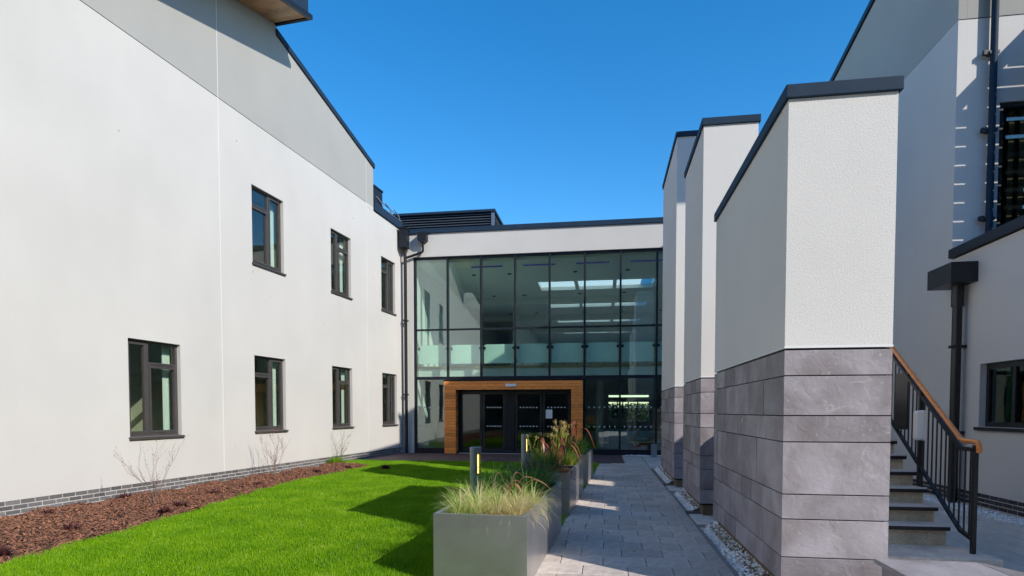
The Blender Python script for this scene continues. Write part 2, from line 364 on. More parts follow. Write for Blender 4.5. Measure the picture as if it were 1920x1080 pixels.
def fast_mesh(name, V, F, m, smooth=False):
    """V (n,3) F (k,c) numpy, c = 3 or 4"""
    me = bpy.data.meshes.new(name); nv, nf, c = len(V), len(F), F.shape[1]
    me.vertices.add(nv); me.vertices.foreach_set('co', V.astype(np.float32).ravel())
    me.loops.add(nf*c); me.loops.foreach_set('vertex_index', F.astype(np.int32).ravel())
    me.polygons.add(nf); me.polygons.foreach_set('loop_start', np.arange(0, nf*c, c, dtype=np.int32))
    me.polygons.foreach_set('loop_total', np.full(nf, c, dtype=np.int32))
    if smooth: me.polygons.foreach_set('use_smooth', np.ones(nf, dtype=bool))
    me.materials.append(m); me.update(calc_edges=True); me.validate(); return me

def holed_wall(mb, u0, u1, z0, z1, holes, emit, depth):
    """rectangular wall face in (u,z) with rectangular holes and reveals; emit(u,z,e) -> point, e = depth behind face"""
    us = sorted({u0, u1, *[h[0] for h in holes], *[h[1] for h in holes]}); zs = sorted({z0, z1, *[h[2] for h in holes], *[h[3] for h in holes]})
    for i in range(len(us)-1):
        for j in range(len(zs)-1):
            uc, zc = (us[i]+us[i+1])/2, (zs[j]+zs[j+1])/2
            if any(h[0] < uc < h[1] and h[2] < zc < h[3] for h in holes): continue
            for e in (0, depth):
                mb.add([emit(us[i], zs[j], e), emit(us[i+1], zs[j], e), emit(us[i+1], zs[j+1], e), emit(us[i], zs[j+1], e)], [(0,1,2,3)])
    for a, b, c, d in holes:
        for (p, q) in (((a,c),(b,c)), ((b,c),(b,d)), ((b,d),(a,d)), ((a,d),(a,c))):
            mb.add([emit(*p, 0), emit(*q, 0), emit(*q, depth), emit(*p, depth)], [(0,1,2,3)])
    for (p, q) in (((u0,z0),(u1,z0)), ((u1,z0),(u1,z1)), ((u1,z1),(u0,z1)), ((u0,z1),(u0,z0))):
        mb.add([emit(*p, 0), emit(*q, 0), emit(*q, depth), emit(*p, depth)], [(0,1,2,3)])

def dup(o, parent=None, loc=None):
    c = o.copy(); COL.objects.link(c)
    if parent is not None: c.parent = parent
    if loc is not None: c.location = loc
    for k in ('label', 'category', 'group'):
        if parent is not None and k in c and k != 'label': del c[k]
    for ch in o.children: dup(ch, c)
    return c

# ------------------------------------------------------------------ ground
struct('ground', MB().add([(-300,-300,-.16),(300,-300,-.16),(300,300,-.16),(-300,300,-.16)], [(0,1,2,3)]), M['ground'])
def planter_x(y): return -.63 + .043*(y-6.4)     # line of the planters' path side
# mulch edge (lawn side)
MULCH = [(-6.0, -3.0), (-6.1, 2.0), (-6.19, 5.27), (-6.37, 6.55), (-6.45, 7.84), (-6.66, 9.35), (-6.86, 11.2), (-7.02, 12.93), (-6.83, 14.8), (-6.73, 16.2), (-7.1, 16.9), (-8.4, 17.25)]
def mulch_x(y): return float(np.interp(y, [p[1] for p in MULCH], [p[0] for p in MULCH]))
def wall_x(y): return -7.70 - (21.7-y)*.0928 - .03
LY = 18.42                                            # far edge of the lawn
lawn_poly = MULCH + [(wall_x(17.4), 17.4), (wall_x(LY), LY), (planter_x(LY)-.05, LY), (planter_x(-3)-.05, -3.0)]
lawn = struct('lawn_soil', MB().prism(lawn_poly[::-1], 'z', -.15, -.012), M['turf'])
mul_poly = MULCH + [(wall_x(17.3), 17.3), (wall_x(-3), -3)]
# mulch bed: gently domed sheet
def mulch_h(x, y):
    a, b = wall_x(y), mulch_x(y); t = np.clip((x-a)/(b-a+1e-6), 0, 1)
    return .0 + .05*math.sin(math.pi*t)*1.0 + .02*math.sin(x*5.1+y*3.3) + .012*math.sin(x*11+y*9)
g = MB(); ny, nx = 150, 14
ys = np.linspace(-3, 17.3, ny)
for i, y in enumerate(ys):
    a, b = wall_x(y), mulch_x(y)+.03
    for j in range(nx): x = a+(b-a)*j/(nx-1); g.v.append((x, y, mulch_h(x, y)-.02))
for i in range(ny-1):
    for j in range(nx-1): g.f.append((i*nx+j, i*nx+j+1, (i+1)*nx+j+1, (i+1)*nx+j)); g.mi.append(0)
bed = struct('mulch_bed', g, M['soil'], smooth=True)

# brown boarded apron in front of the doors
ap = struct('entrance_apron', B((-8.3, LY, -.12), (.62, 22.1, -.03)), M['joint_dark'])
bw = .145; k = 0; y = LY+.004
shared = None
while y + bw < 22.12:
    me = MB().cbox((wall_x(y)+.02, y, -.03), (.60, y+bw-.006, .0), .003).mesh('deck_board', M['deck'])
    link('deck_board', me, ap); y += bw
# path
pb = struct('path', MB().prism([(-.9, -3), (1.30, -3), (1.30, 22.1), (.62, 22.1), (.62, LY), (-.9, LY)], 'z', -.14, -.035), M['sand'])
PW, PD, G = .45, .385, .007
pav = MB().cbox((0, 0, 0), (PW-G, PD-G, .045), .004).mesh('paver', M['paver'])
run = MB(); row = 0; y = -3.0; npv = 0; cand = []
while y < 22.08:
    x = -1.35 + (row % 2)*PW/2 + .02*math.sin(row*1.7)
    while x < 1.29:
        xa = max(x, planter_x(y)-.08 if y < LY-.1 else .63); xb = min(x+PW-G, 1.28)
        if y > LY-.2 and x < .63 and y < LY: pass
        if xb - xa > .05: cand.append((xa, xb, y))
        x += PW
    y += PD; row += 1
cand.sort(key=lambda c: (0 if c[2] > 4.6 else 1, c[2]))
for i, (xa, xb, y) in enumerate(cand):
    zz = -.045 + random.uniform(-.0016, .0016)
    ye = min(y+PD-G, 22.09)
    if i < 290 and y > 4.6:
        if abs((xb-xa) - (PW-G)) < .01 and ye < 22.0: link('paver', pav, pb, (xa, y, zz), (random.uniform(-.003, .003), random.uniform(-.002, .002), random.uniform(-.004, .004)))
        else: link('paver', MB().cbox((0, 0, 0), (xb-xa, ye-y, .045), .004).mesh('paver', M['paver']), pb, (xa, y, zz))
    else: run.cbox((xa, y, zz), (xb, ye, zz+.045), .004)
if run.v: part('paver_run', run, M['paver_far'], pb, kind='stuff')
# right-hand pavement, between and behind the piers
sb = struct('pavement', B((1.30, -3, -.14), (5.75, 22.1, -.045)), M['sand'])
SW, SDp = .6, .45; row = 0; y = -3.0; run = MB(); cnt = 0
slab_me = MB().cbox((0, 0, 0), (SW-.006, SDp-.006, .045), .003).mesh('paving_slab', M['slab'])
gravel_strips = [(1.31, 1.62, 4.7, 8.45), (1.33, 1.64, 9.85, 11.92), (1.36, 1.66, 13.5, 16.8)]
while y < 22.0:
    x = 1.31 - (row % 2)*.3
    while x < 5.72:
        xa, xb = max(x, 1.31), min(x+SW-.006, 5.72); ye = min(y+SDp-.006, 22.08)
        for (ga, gb, gy0, gy1) in gravel_strips:      # strips of pebbles along the piers
            if ye > gy0-.06 and y < gy1 and xa < gb: xa = max(xa, gb)
        if xb-xa > .04:
            if 4.5 < y < 15 and cnt < 290:
                if abs(xb-xa-(SW-.006)) < .01: link('paving_slab', slab_me, sb, (xa, y, -.046+random.uniform(-.001, .001)))
                else: link('paving_slab', MB().cbox((0, 0, 0), (xb-xa, ye-y, .045), .003).mesh('paving_slab', M['slab']), sb, (xa, y, -.046))
                cnt += 1
            else: run.cbox((xa, y, -.046), (xb, ye, -.001), .003)
        x += SW
    y += SDp; row += 1
part('paving_run', run, mat('slab_run', (.60, .54, .48), .85, noise=8, amt=.12, island=.1), sb, kind='stuff')
# edging kerbs of the pebble strips
for (ga, gb, gy0, gy1) in gravel_strips:
    e = MB().box((ga-.05, gy0-.05, -.04), (ga, gy1+.05, .004)).box((ga, gy1, -.04), (gb-.01, gy1+.05, .0035)).box((ga, gy0-.05, -.04), (gb-.01, gy0, .0035))
    part('edging', e, M['edging'], sb)
struct('road_verge', B((5.72, -3, -.14), (6.25, 22.0, -.05)), M['soil'])

# ------------------------------------------------------------------ left building
d_ang = R(5.3)
LB = thing('rendered_building', 'long pale rendered building on the left with grey gable band and two rows of windows', 'building', (-7.7, 21.7, 0), -d_ang)
WZ0 = .225
def le(u, z, e): return (-e, u, z)                # local: x outward, y along the wall (s), z
low = [(-11.78, -10.53), (-8.21, -6.97), (-4.66, -3.45), (-1.32, -.12)]
upp = [(-8.22, -6.97), (-4.66, -3.47), (-1.34, -.20)]
holes = [(a, b, 1.11, 2.97) for a, b in low] + [(a, b, 5.21, 7.09) for a, b in upp]
w = MB(); holed_wall(w, -26.0, -2.405, WZ0, 8.585, [h for h in holes if h[1] < -2.41], le, .16)
part('wall', w, M['render'], LB)
w = MB(); holed_wall(w, -2.395, .36, WZ0, 8.47, [h for h in holes if h[0] > -2.39], le, .16)
part('wall', w, M['render'], LB)
w = MB(); w.add([(0, -2.4, 8.475), (0, -1.9, 8.475), (0, -1.9, 8.6), (0, -2.4, 8.6), (-.16, -2.4, 8.475), (-.16, -1.9, 8.475), (-.16, -1.9, 8.6), (-.16, -2.4, 8.6)], [(0,1,2,3),(4,5,6,7),(1,5,6,2)])
part('wall', w, M['render'], LB)
# grey gable band, two panels either side of the joint
def verge_z(s): return 10.03 - .245*(s+1.9)
part('gable_band', MB().prism([(-26, 8.6), (-9.315, 8.6), (-9.315, 10.98), (-12.5, 10.2), (-26, 10.2)], 'x', -.2, .002), M['render_grey'], LB)
part('gable_band', MB().prism([(-9.305, 8.6), (-2.41, 8.6), (-2.41, verge_z(-2.41)), (-6.95, verge_z(-6.95)), (-7.22, 11.5), (-9.305, 10.99)], 'x', -.2, .002), M['render_grey'], LB)
part('gable_band', MB().prism([(-2.40, 8.6), (-1.9, 8.6), (-1.9, 10.02), (-2.40, verge_z(-2.40))], 'x', -.2, .002), M['render_grey'], LB)
# movement joints
jb = MB().box((-.004, -9.316, WZ0), (.005, -9.304, 10.97)); part('movement_joint', jb, M['bead'], LB)
part('movement_joint', MB().box((-.02, -2.406, WZ0), (.004, -2.396, 10.12)), M['bead'], LB)
part('shadow_groove', MB().box((-.03, -26, 8.586), (-.012, -1.9, 8.599)), M['joint_dark'], LB)
# body and roofs behind the front wall
part('wall', MB().box((-12, -26, 0), (-11.8, .18, 9.9)).box((-12, -26, 0), (-.2, -25.8, 9.9)).box((-12, -.02, 0), (-.2, .17, 8.4)), M['render'], LB)
part('roof', MB().prism([(-26, 10.1), (-12.5, 10.1), (-7.25, 11.35), (-6.9, 11.18), (-1.92, 9.95), (-1.92, 9.8), (-6.9, 11.0), (-12.5, 9.9), (-26, 9.9)], 'x', -12, -.21).box((-12, -1.9, 8.2), (-.21, -.03, 8.35)), M['roof'], LB)
# dark verge trim down the gable, drip end
vt = MB().prism([(-1.84, verge_z(-1.84)-.10), (-1.84, verge_z(-1.84)+.05), (-7.18, verge_z(-7.18)+.05), (-7.18, verge_z(-7.18)-.10)], 'x', -.3, .045)
part('verge_trim', vt, M['metal_blue'], LB)
part('wall', MB().box((-11.8, -1.96, 8.4), (-.205, -1.905, 9.85)), M['render_grey'], LB)
# gutter end box beyond the gable
part('gutter_box', MB().box((-.45, -1.86, 8.83), (.0, -1.2, 9.33)).box((-.47, -1.88, 9.33), (.03, -1.18, 9.38)), M['metal_dark'], LB)
# parapet coping of the low end (slopes a touch)
part('coping', MB().prism([(-1.86, 8.50), (-1.86, 8.80), (.36, 8.715), (.36, 8.465)], 'x', -.35, .06), M['metal_blue'], LB, bevel=.006)
rl = MB()
for s0 in (-1.7, -1.0, -.3):
    rl.tube([(.02, s0, 9.02), (.03, s0+.35, 8.93), (.04, s0+.5, 8.74)], .022, 6)
rl.tube([(-.02, -1.7, 9.02), (-.02, .25, 8.92)], .016, 6).tube([(.03, -1.2, 8.78), (.06, .28, 8.76)], .014, 6)
part('guard_rail', rl, M['galv'], LB)
# raised canopy with timber soffit
sl = .245
def canz(s): return 11.48 + sl*(s+7.22)
can = MB().prism([(-7.22, canz(-7.22)+.03), (-7.22, canz(-7.22)+.47), (-16, canz(-16)+.47), (-16, canz(-16)+.03)], 'x', -6, .97)
CN = part('canopy', can, M['metal_blue'], LB)
part('fascia_lip', MB().prism([(-7.14, canz(-7.22)-.02), (-7.14, canz(-7.22)+.1), (-16, canz(-16)+.1), (-16, canz(-16)-.02)], 'x', .96, 1.04).prism([(-7.23, canz(-7.22)-.02), (-7.23, canz(-7.22)+.1), (-7.14, canz(-7.22)+.1), (-7.14, canz(-7.22)-.02)], 'x', -6, .96), M['metal_dark'], CN)
s0 = -7.26
while s0 > -12.4:
    s1 = s0-.092
    part('soffit_board', MB().prism([(s0, canz(s0)), (s0, canz(s0)+.026), (s1, canz(s1)+.026), (s1, canz(s1))], 'x', .0, .955), M['soffit'], CN)
    s0 -= .10
# windows
def window(u0, u1, z0, z1, tall_left, parent, emit_x, e_in, lit=0):
    """dark casement: one tall fixed light, one light with fanlight above a vent bar. u along wall, recess e_in"""
    W_ = part('window', MB().box((emit_x-e_in-.07, u0, z0), (emit_x-e_in, u0+.05, z1)).box((emit_x-e_in-.07, u1-.05, z0), (emit_x-e_in, u1, z1))
         .box((emit_x-e_in-.07, u0+.05, z0), (emit_x-e_in, u1-.05, z0+.06)).box((emit_x-e_in-.07, u0+.05, z1-.05), (emit_x-e_in, u1-.05, z1)), M['frame'], parent, bevel=.004)
    wd = u1-u0; um = u0+wd*(.40 if tall_left else .58)
    xs = emit_x-e_in
    part('mullion', MB().box((xs-.07, um-.032, z0+.06), (xs+.006, um+.032, z1-.05)), M['frame'], W_, bevel=.004)
    ft = (um+.032, u1-.05) if tall_left else (u0+.05, um-.032)
    tl = (u0+.05, um-.032) if tall_left else (um+.032, u1-.05)
    zt = z1-.44
    part('transom', MB().box((xs-.07, ft[0], zt-.035), (xs+.003, ft[1], zt+.03)).box((xs+.003, ft[0]+.06, zt-.01), (xs+.016, ft[1]-.06, zt+.006)), M['frame'], W_)
    def sash(a, b, c, d, t=.045, x_=0):
        m_ = MB().box((xs-.055, a, c), (xs+x_, a+t, d)).box((xs-.055, b-t, c), (xs+x_, b, d)).box((xs-.055, a+t, c), (xs+x_, b-t, c+t)).box((xs-.055, a+t, d-t), (xs+x_, b-t, d))
        part('sash', m_, M['frame'], W_, bevel=.003)
        part('pane', MB().box((xs-.036, a+t*.8, c+t*.8), (xs-.030, b-t*.8, d-t*.8)), M['glass_w'], W_)
    sash(tl[0]+.004, tl[1]-.004, z0+.064, z1-.054, .04, .012)
    sash(ft[0]+.004, ft[1]-.004, z0+.064, zt-.039, .045, .014)
    t = .012
    part('pane', MB().box((xs-.036, ft[0], zt+.03), (xs-.030, ft[1], z1-.05)), M['glass_w'], W_)
    part('sill', MB().prism([(xs-.02, z0-.002), (xs-.02, z0+.02), (emit_x+.05, z0-.012), (emit_x+.05, z0-.045), (emit_x+.035, z0-.045), (emit_x+.035, z0-.02)], 'y', u0-.035, u1+.035), M['frame'], W_)
    # room behind: a closed niche with a pale curtain by one jamb
    dd = 1.7; xb = emit_x-.17
    rm = MB()
    for e_, (p, q) in enumerate((((u0-.5, z0-.5), (u1+.5, z0-.5)), ((u1+.5, z0-.5), (u1+.5, z1+.25)), ((u1+.5, z1+.25), (u0-.5, z1+.25)), ((u0-.5, z1+.25), (u0-.5, z0-.5)))):
        rm.add([(xb, *p), (xb, *q), (xb-dd, *q), (xb-dd, *p)], [(0,1,2,3)])
    rm.add([(xb-dd, u0-.5, z0-.5), (xb-dd, u1+.5, z0-.5), (xb-dd, u1+.5, z1+.25), (xb-dd, u0-.5, z1+.25)], [(0,1,2,3)])
    part('room_lining', rm, M['room'], W_)
    cu = MB(); c0, c1 = (u1-.16, u1+.04); n = 12
    for k_ in range(n):
        a, b = c0+(c1-c0)*k_/n, c0+(c1-c0)*(k_+1)/n; xa_, xb_ = xb-.14+.03*math.sin(k_*2.1), xb-.14+.03*math.sin((k_+1)*2.1)
        cu.add([(xa_, a, z0-.1), (xb_, b, z0-.1), (xb_, b, z1), (xa_, a, z1)], [(0,1,2,3)])
    part('curtain', cu, M['curtain'], W_)
    return W_
for i, (a, b) in enumerate(low): window(a, b, 1.11, 2.97, i in (0, 2), LB, 0, .085)
for i, (a, b) in enumerate(upp): window(a, b, 5.21, 7.09, i == 1, LB, 0, .085)
# brick base: bricks one by one
part('mortar_bed', B((-.10, -26, -.14), (-.0115, .17, .2245)), M['mortar'], LB)
bk = MB().cbox((0, 0, 0), (.098, .213, .064), .004).mesh('brick', M['brick']); n = 0; far = MB()
for c in range(4):
    z = .1585 - c*.075; s0 = .17-.2145-(c % 2)*.1125
    if c % 2: far.cbox((-.106, s0+.2255, z), (-.01, .17, z+.064))
    while s0 > -25.9:
        if n < 296 and (c < 3 or s0 > -11) and s0 > -16.6: link('brick', bk, LB, (-.107+random.uniform(-.0015, .0015), s0, z)); n += 1
        else: far.cbox((-.107, s0, z), (-.009, s0+.213, z+.064))
        s0 -= .225
part('brick_run', far, M['brick_far'], LB, kind='stuff')

# ------------------------------------------------------------------ atrium building
FY = 22.1; GY = FY+.10                                # face of render, face of glazing
AB = thing('glazed_atrium_building', 'two storey glazed atrium block closing the courtyard, pale fascia above dark framed curtain wall', 'building', (-2.5, FY, 0))
ox, oy = 2.5, -FY                                     # world -> local shift
def A(p): return (p[0]+ox, p[1]+oy, p[2])
def AP(name, mb, m, parent=AB, **k):
    mb.v = [A(p) for p in mb.v]; return part(name, mb, m, parent, **k)
AP('fascia', MB().box((-7.52, FY, 7.44), (7.0, FY+.30, 8.31)).box((-7.95, FY, 0.0), (-7.22, FY+.30, 7.44)).box((-7.95, FY, 7.44), (-7.521, FY+.3, 8.31)), M['render'])
AP('coping', B((-7.95, FY-.06, 8.315), (7.0, FY+.4, 8.49)), M['metal_blue'], bevel=.006)
AP('plinth', B((-7.22, FY+.02, -.1), (7.0, FY+.3, .10)), M['metal_dark'])
MX = [-7.19 + 1.292*k for k in range(11)]             # mullion lines
TR = [.13, 2.85, 4.70, 7.41]
PX0, PX1 = -5.94, -.77
for i, x in enumerate(MX):
    z0 = .10
    if PX0+.1 < x < PX1-.1: z0 = 2.80
    w_ = .035 if i else .05
    AP('mullion', B((x-w_, GY-.045, z0), (x+w_, GY+.14, 7.44)), M['metal_dark'], bevel=.004)
def trans(z, x0, x1, hh=.035):
    for a, b in zip(MX[:-1], MX[1:]):
        if b < x0+.1 or a > x1-.1: continue
        AP('transom', B((a+.037, GY-.03, z-hh), (b-.037, GY+.12, z+hh)), M['metal_dark'])
trans(7.40, -8, 7, .04); trans(4.70, -8, 7, .03); trans(2.86, -8, 7, .055); trans(.14, -8, PX0, .05); trans(.14, PX1, 7, .05)
for i, (a, b) in enumerate(zip(MX[:-1], MX[1:])):
    for j, (z0, z1) in enumerate(((.19, 2.805), (2.915, 4.67), (4.73, 7.36))):
        if j == 0 and a > PX0-.1 and b < PX1+.1: continue
        if j == 0 and PX0+.1 < (a+b)/2 < PX1-.1: continue
        AP('window_pane', B((a+.037, GY+.02, z0), (b-.037, GY+.032, z1)), M['glass_c'])
# manifestation dots on the clear glazing and doors
def dots(x0, x1, z, n, y):
    d_ = MB()
    for k in range(n):
        xc = x0+(x1-x0)*(k+.5)/n; vs = [(xc+.028*math.cos(t*math.pi/4), y, z+.028*math.sin(t*math.pi/4)) for t in range(8)]
        d_.add(vs + [(p[0], y+.002, p[2]) for p in vs], [tuple(range(8)), tuple(range(15, 7, -1))])
    return d_
for a, b in ((MX[0], MX[1]), (MX[5], MX[6]), (MX[6], MX[7]), (MX[7], MX[8])):
    for z in (1.03, 1.74): AP('manifestation_dots', dots(a+.08, b-.08, z, 6, GY+.016), M['paper'], kind='stuff')
# door recess frame in cedar: boards one by one
PY = FY-.30
PT = AP('entrance_portal', MB().box((PX0+.03, PY+.025, 0), (-5.53, FY+.05, 2.74)).box((-1.16, PY+.025, 0), (PX1-.03, FY+.05, 2.74)).box((-5.53, PY+.025, 2.45), (-1.16, FY+.05, 2.74)), M['joint_dark'])
bh = .1085
for k in range(22):
    z = .012+k*bh
    AP('timber_board', MB().cbox((PX0, PY, z), (-5.50, PY+.024, z+bh-.007), .002), M['timber'], PT)
    AP('timber_board', MB().cbox((-1.19, PY, z), (PX1, PY+.024, z+bh-.007), .002), M['timber'], PT)
    AP('timber_board', MB().box((-5.502, PY+.026, z), (-5.528, FY+.05, z+bh-.007)), M['timber'], PT)
    AP('timber_board', MB().box((-1.188, PY+.026, z), (-1.162, FY+.05, z+bh-.007)), M['timber'], PT)
for k in range(3):
    z = .012+(22+k)*bh
    for xa, xb in ((PX0, -3.3), (-3.29, PX1)):
        AP('timber_board', MB().cbox((xa, PY, z), (xb-.006, PY+.024, z+bh-.007), .002), M['timber'], PT)
AP('soffit_board', B((-5.5, PY+.03, 2.425), (-1.19, FY+.05, 2.448)), M['timber'], PT)
AP('portal_capping', B((PX0-.03, PY-.02, 2.735), (PX1+.03, GY-.05, 2.775)), M['metal_dark'], PT)
lf = AP('door_light', MB().cbox((-3.60, PY-.055, 2.50), (-3.20, PY-.002, 2.61), .012), M['lens'], PT)
# doors
DX = [-5.46, -4.62, -4.55, -3.70, -3.32, -2.28, -2.24, -1.24]
DY = FY+.16
AP('door_frame', MB().box((-5.50, DY, 2.34), (-1.19, DY+.1, 2.42)).box((-5.50, DY, .02), (-5.44, DY+.1, 2.34)).box((-1.25, DY, .02), (-1.19, DY+.1, 2.34)).box((-3.68, DY-.02, .02), (-3.34, DY+.1, 2.34)), M['metal_dark'], PT)
for j, (a, b) in enumerate(((-5.44, -4.59), (-4.57, -3.70), (-3.32, -2.30), (-2.28, -1.25))):
    D = AP('door', MB().box((a, DY+.02, .03), (a+.09, DY+.07, 2.335)).box((b-.09, DY+.02, .03), (b, DY+.07, 2.335)).box((a+.09, DY+.02, .03), (b-.09, DY+.07, .17)).box((a+.09, DY+.02, 2.24), (b-.09, DY+.07, 2.335)), M['black'])
    AP('pane', B((a+.09, DY+.04, .17), (b-.09, DY+.048, 2.24)), M['glass_d'], D)
    for z in (1.03, 1.74):
        if j: AP('manifestation_dots', dots(a+.14, b-.14, z, 6, DY+.036), M['paper'], D, kind='stuff')
    hx = b-.05 if j % 2 == 0 else a+.05
    AP('handle', MB().tube([(hx, DY-.03, .85), (hx, DY-.03, 1.25)], .012, 8).box((hx-.01, DY-.03, .88), (hx+.01, DY+.02, .90)).box((hx-.01, DY-.03, 1.2), (hx+.01, DY+.02, 1.22)), M['metal_dark'], D)
    if j == 3: AP('notice', B((-2.16, DY+.030, 1.33), (-1.92, DY+.0385, 1.66)), M['paper'], D)
AP('threshold', B((-5.44, FY-.1, .001), (-1.25, DY, .022)), M['galv'], PT)
# inside: floors, ceiling with rooflights, side and end walls
IY = FY+.32; EY = 50.0; XR_ = 6.9
AP('floor', B((-8.2, IY, -.12), (XR_, EY, .0)), M['carpet'])
AP('floor_slab', B((-7.2, IY+.25, 2.93), (XR_, EY, 3.32)), M['ceil'])
AP('slab_edge', B((-7.2, IY+.20, 3.26), (XR_, IY+.248, 3.34)), M['yellow_wood'])
sky_rows = [(26.45, 28.3), (31.6, 33.0), (37.2, 38.6), (42.6, 44.0)]
SKX0, SKX1 = -2.95, 2.15
c_ = MB(); holed_wall(c_, -8.2, XR_, IY, EY, [(SKX0, SKX1, a, b) for a, b in sky_rows], lambda u, z, e: (u, z, 7.28+e), .2)
AP('ceiling', c_, M['ceil'])
AP('wall', MB().box((XR_, IY, -.1), (XR_+.2, EY, 8.3)).box((-7.5, IY, -.1), (-7.24, EY, 8.3)), M['ceil'])
AP('wall', MB().box((-5.2, 34, -.1), (-5.0, EY, 7.27)), M['ceil'])
for r, (a, b) in enumerate(sky_rows):
    for k in range(3):
        xa = SKX0+(SKX1-SKX0)*k/3; xb = SKX0+(SKX1-SKX0)*(k+1)/3
        AP('rooflight', MB().add([(xa+.04, a, 7.44), (xb-.04, a, 7.44), (xb-.04, b, 7.44), (xa+.04, b, 7.44)], [(0,1,2,3)]), M['skylight'])
    for k in (1, 2):
        xa = SKX0+(SKX1-SKX0)*k/3
        AP('rooflight_beam', B((xa-.10, a+.001, 7.30), (xa+.06, b-.001, 7.42)), M['ceil'])
for y in (30.0, 35.5, 41.0): AP('ceiling_beam', B((-8.1, y, 6.98), (XR_, y+.35, 7.275)), M['ceil'])
for k in range(5):
    AP('strip_light', B((-5.2+k*2.05, IY+.75, 7.235), (-3.95+k*2.05, IY+.83, 7.275)), M['blue_led'])
for y in (24.6, 29.2, 34.6, 40):
    for x in (-5.4, -3.9, -1.2, .9, 3.1, 5.0):
        q = [(x+.09*math.cos(t*math.pi/4), y+.09*math.sin(t*math.pi/4), 7.27 if y != 0 else 0) for t in range(8)]
        AP('downlight', MB().prism([(p[0], p[1]) for p in q], 'z', 7.245, 7.276), M['black'])
# glass balustrade panels right behind the upper glazing
for i, (a, b) in enumerate(zip(MX[:-1], MX[1:])):
    r_ = .10; x0, x1 = a+.06, b-.06; z0, z1 = 3.42, 4.14
    poly = [(x0, z0), (x1, z0)] + [(x1-r_+r_*math.cos(t), z1-r_+r_*math.sin(t)) for t in np.linspace(0, math.pi/2, 5)] + [(x0+r_-r_*math.sin(t), z1-r_+r_*math.cos(t)) for t in np.linspace(0, math.pi/2, 5)]
    P_ = AP('balustrade_panel', MB().prism(poly, 'y', IY+.02, IY+.034), M['frost'])
    for zb in (4.0,):
        AP('bracket', MB().box((a+.035, IY-.02, zb-.05), (a+.13, IY+.019, zb+.05)).box((b-.13, IY-.02, zb-.05), (b-.035, IY+.019, zb+.05)), M['black'], P_)
# deeper handrail on the upper floor
hr = MB().tube([(-6, 33, 4.35), (6, 33, 4.35)], .03, 6)
for k in range(17): hr.box((-6+.75*k-.015, 32.98, 3.32), (-6+.75*k+.015, 33.02, 4.35))
AP('inner_railing', hr, M['metal_dark'])
# end wall with openings to daylight and a hedge beyond
def ey(u, z, e): return (u, EY+e, z)
ew = MB(); holed_wall(ew, -8.2, XR_, 0, 7.9, [(.35, 3.6, .75, 2.35), (.35, 3.6, 2.75, 2.92), (-7.5, 4.5, 3.6, 4.9)], ey, .3)
AP('wall', ew, M['room'])
for x in (1.05, 1.5, 1.95, 2.7): AP('window_post', B((x-.05, EY+.1, .75), (x+.05, EY+.2, 2.35)), M['metal_dark'])
AP('roof', MB().box((-8.2, EY, 7.9), (XR_, EY+.3, 8.3)).box((-8.2, IY+.1, 8.05), (-3.4, EY, 8.2)).box((2.6, IY+.1, 8.05), (XR_, EY, 8.2)), M['roof'])
# ground floor columns
for (x, y) in ((-.2, 27), (3.4, 27), (-.2, 36), (4.2, 36), (-4.4, 27)):
    AP('column', MB().tube([(x, y, 0), (x, y, 2.93)], .17, 14), M['white'])
# louvred plant room on the roof
PL = AP('plant_screen', MB().box((-12, 25.32, 8.3), (-4.76, 29, 9.9)), M['joint_dark'])
PX, PZ0, PZ1 = -4.68, 8.38, 10.0
lm = mat('louvre_blade', (.10, .12, .15), .4, .3)
for k in range(16):
    z = PZ0+k*.105
    AP('louvre', MB().prism([(25.2, z), (25.3, z+.07), (25.3, z+.08), (25.2, z+.012)], 'x', -12, PX-.105), lm, PL)
    AP('louvre', MB().prism([(PX, z), (PX-.1, z+.07), (PX-.1, z+.08), (PX, z+.012)], 'y', 25.34, 29), lm, PL)
AP('corner_post', B((PX-.10, 25.18, 8.3), (PX+.02, 25.32, 10.04)), mat('post_grey', (.16, .19, .23), .4, .3), PL)
AP('screen_coping', MB().box((-12, 25.12, 10.045), (PX+.08, 29.1, 10.14)), M['metal_blue'], PL)

# corner rainwater hoppers and downpipes (fixed to the building)
hp = MB().box((-7.60, 21.62, 7.72), (-7.33, 22.03, 8.45)).box((-7.62, 21.60, 8.40), (-7.31, 22.05, 8.46))
AP('rainwater_hopper', hp, M['metal_dark'], bevel=.004)
AP('rainwater_hopper', MB().box((-6.96, FY-.27, 8.02), (-6.62, FY-.002, 8.31)).prism([(-6.96, 8.02), (-6.62, 8.02), (-6.72, 7.93), (-6.86, 7.93)], 'y', FY-.26, FY-.004), M['metal_dark'])
AP('downpipe', MB().tube([(-7.46, 21.84, 7.73), (-7.46, 21.90, 7.3), (-7.46, 21.92, 0.0)], .062, 12).tube([(-6.79, FY-.13, 7.95), (-6.79, FY-.13, 7.62), (-6.84, FY-.13, 7.58), (-7.42, FY-.15, 7.40)], .045, 10), M['pipe'], smooth=True)
AP('pipe_bracket', MB().box((-7.54, 21.83, 5.0), (-7.38, 22.02, 5.06)).box((-7.54, 21.83, 2.2), (-7.38, 22.02, 2.26)), M['black'])
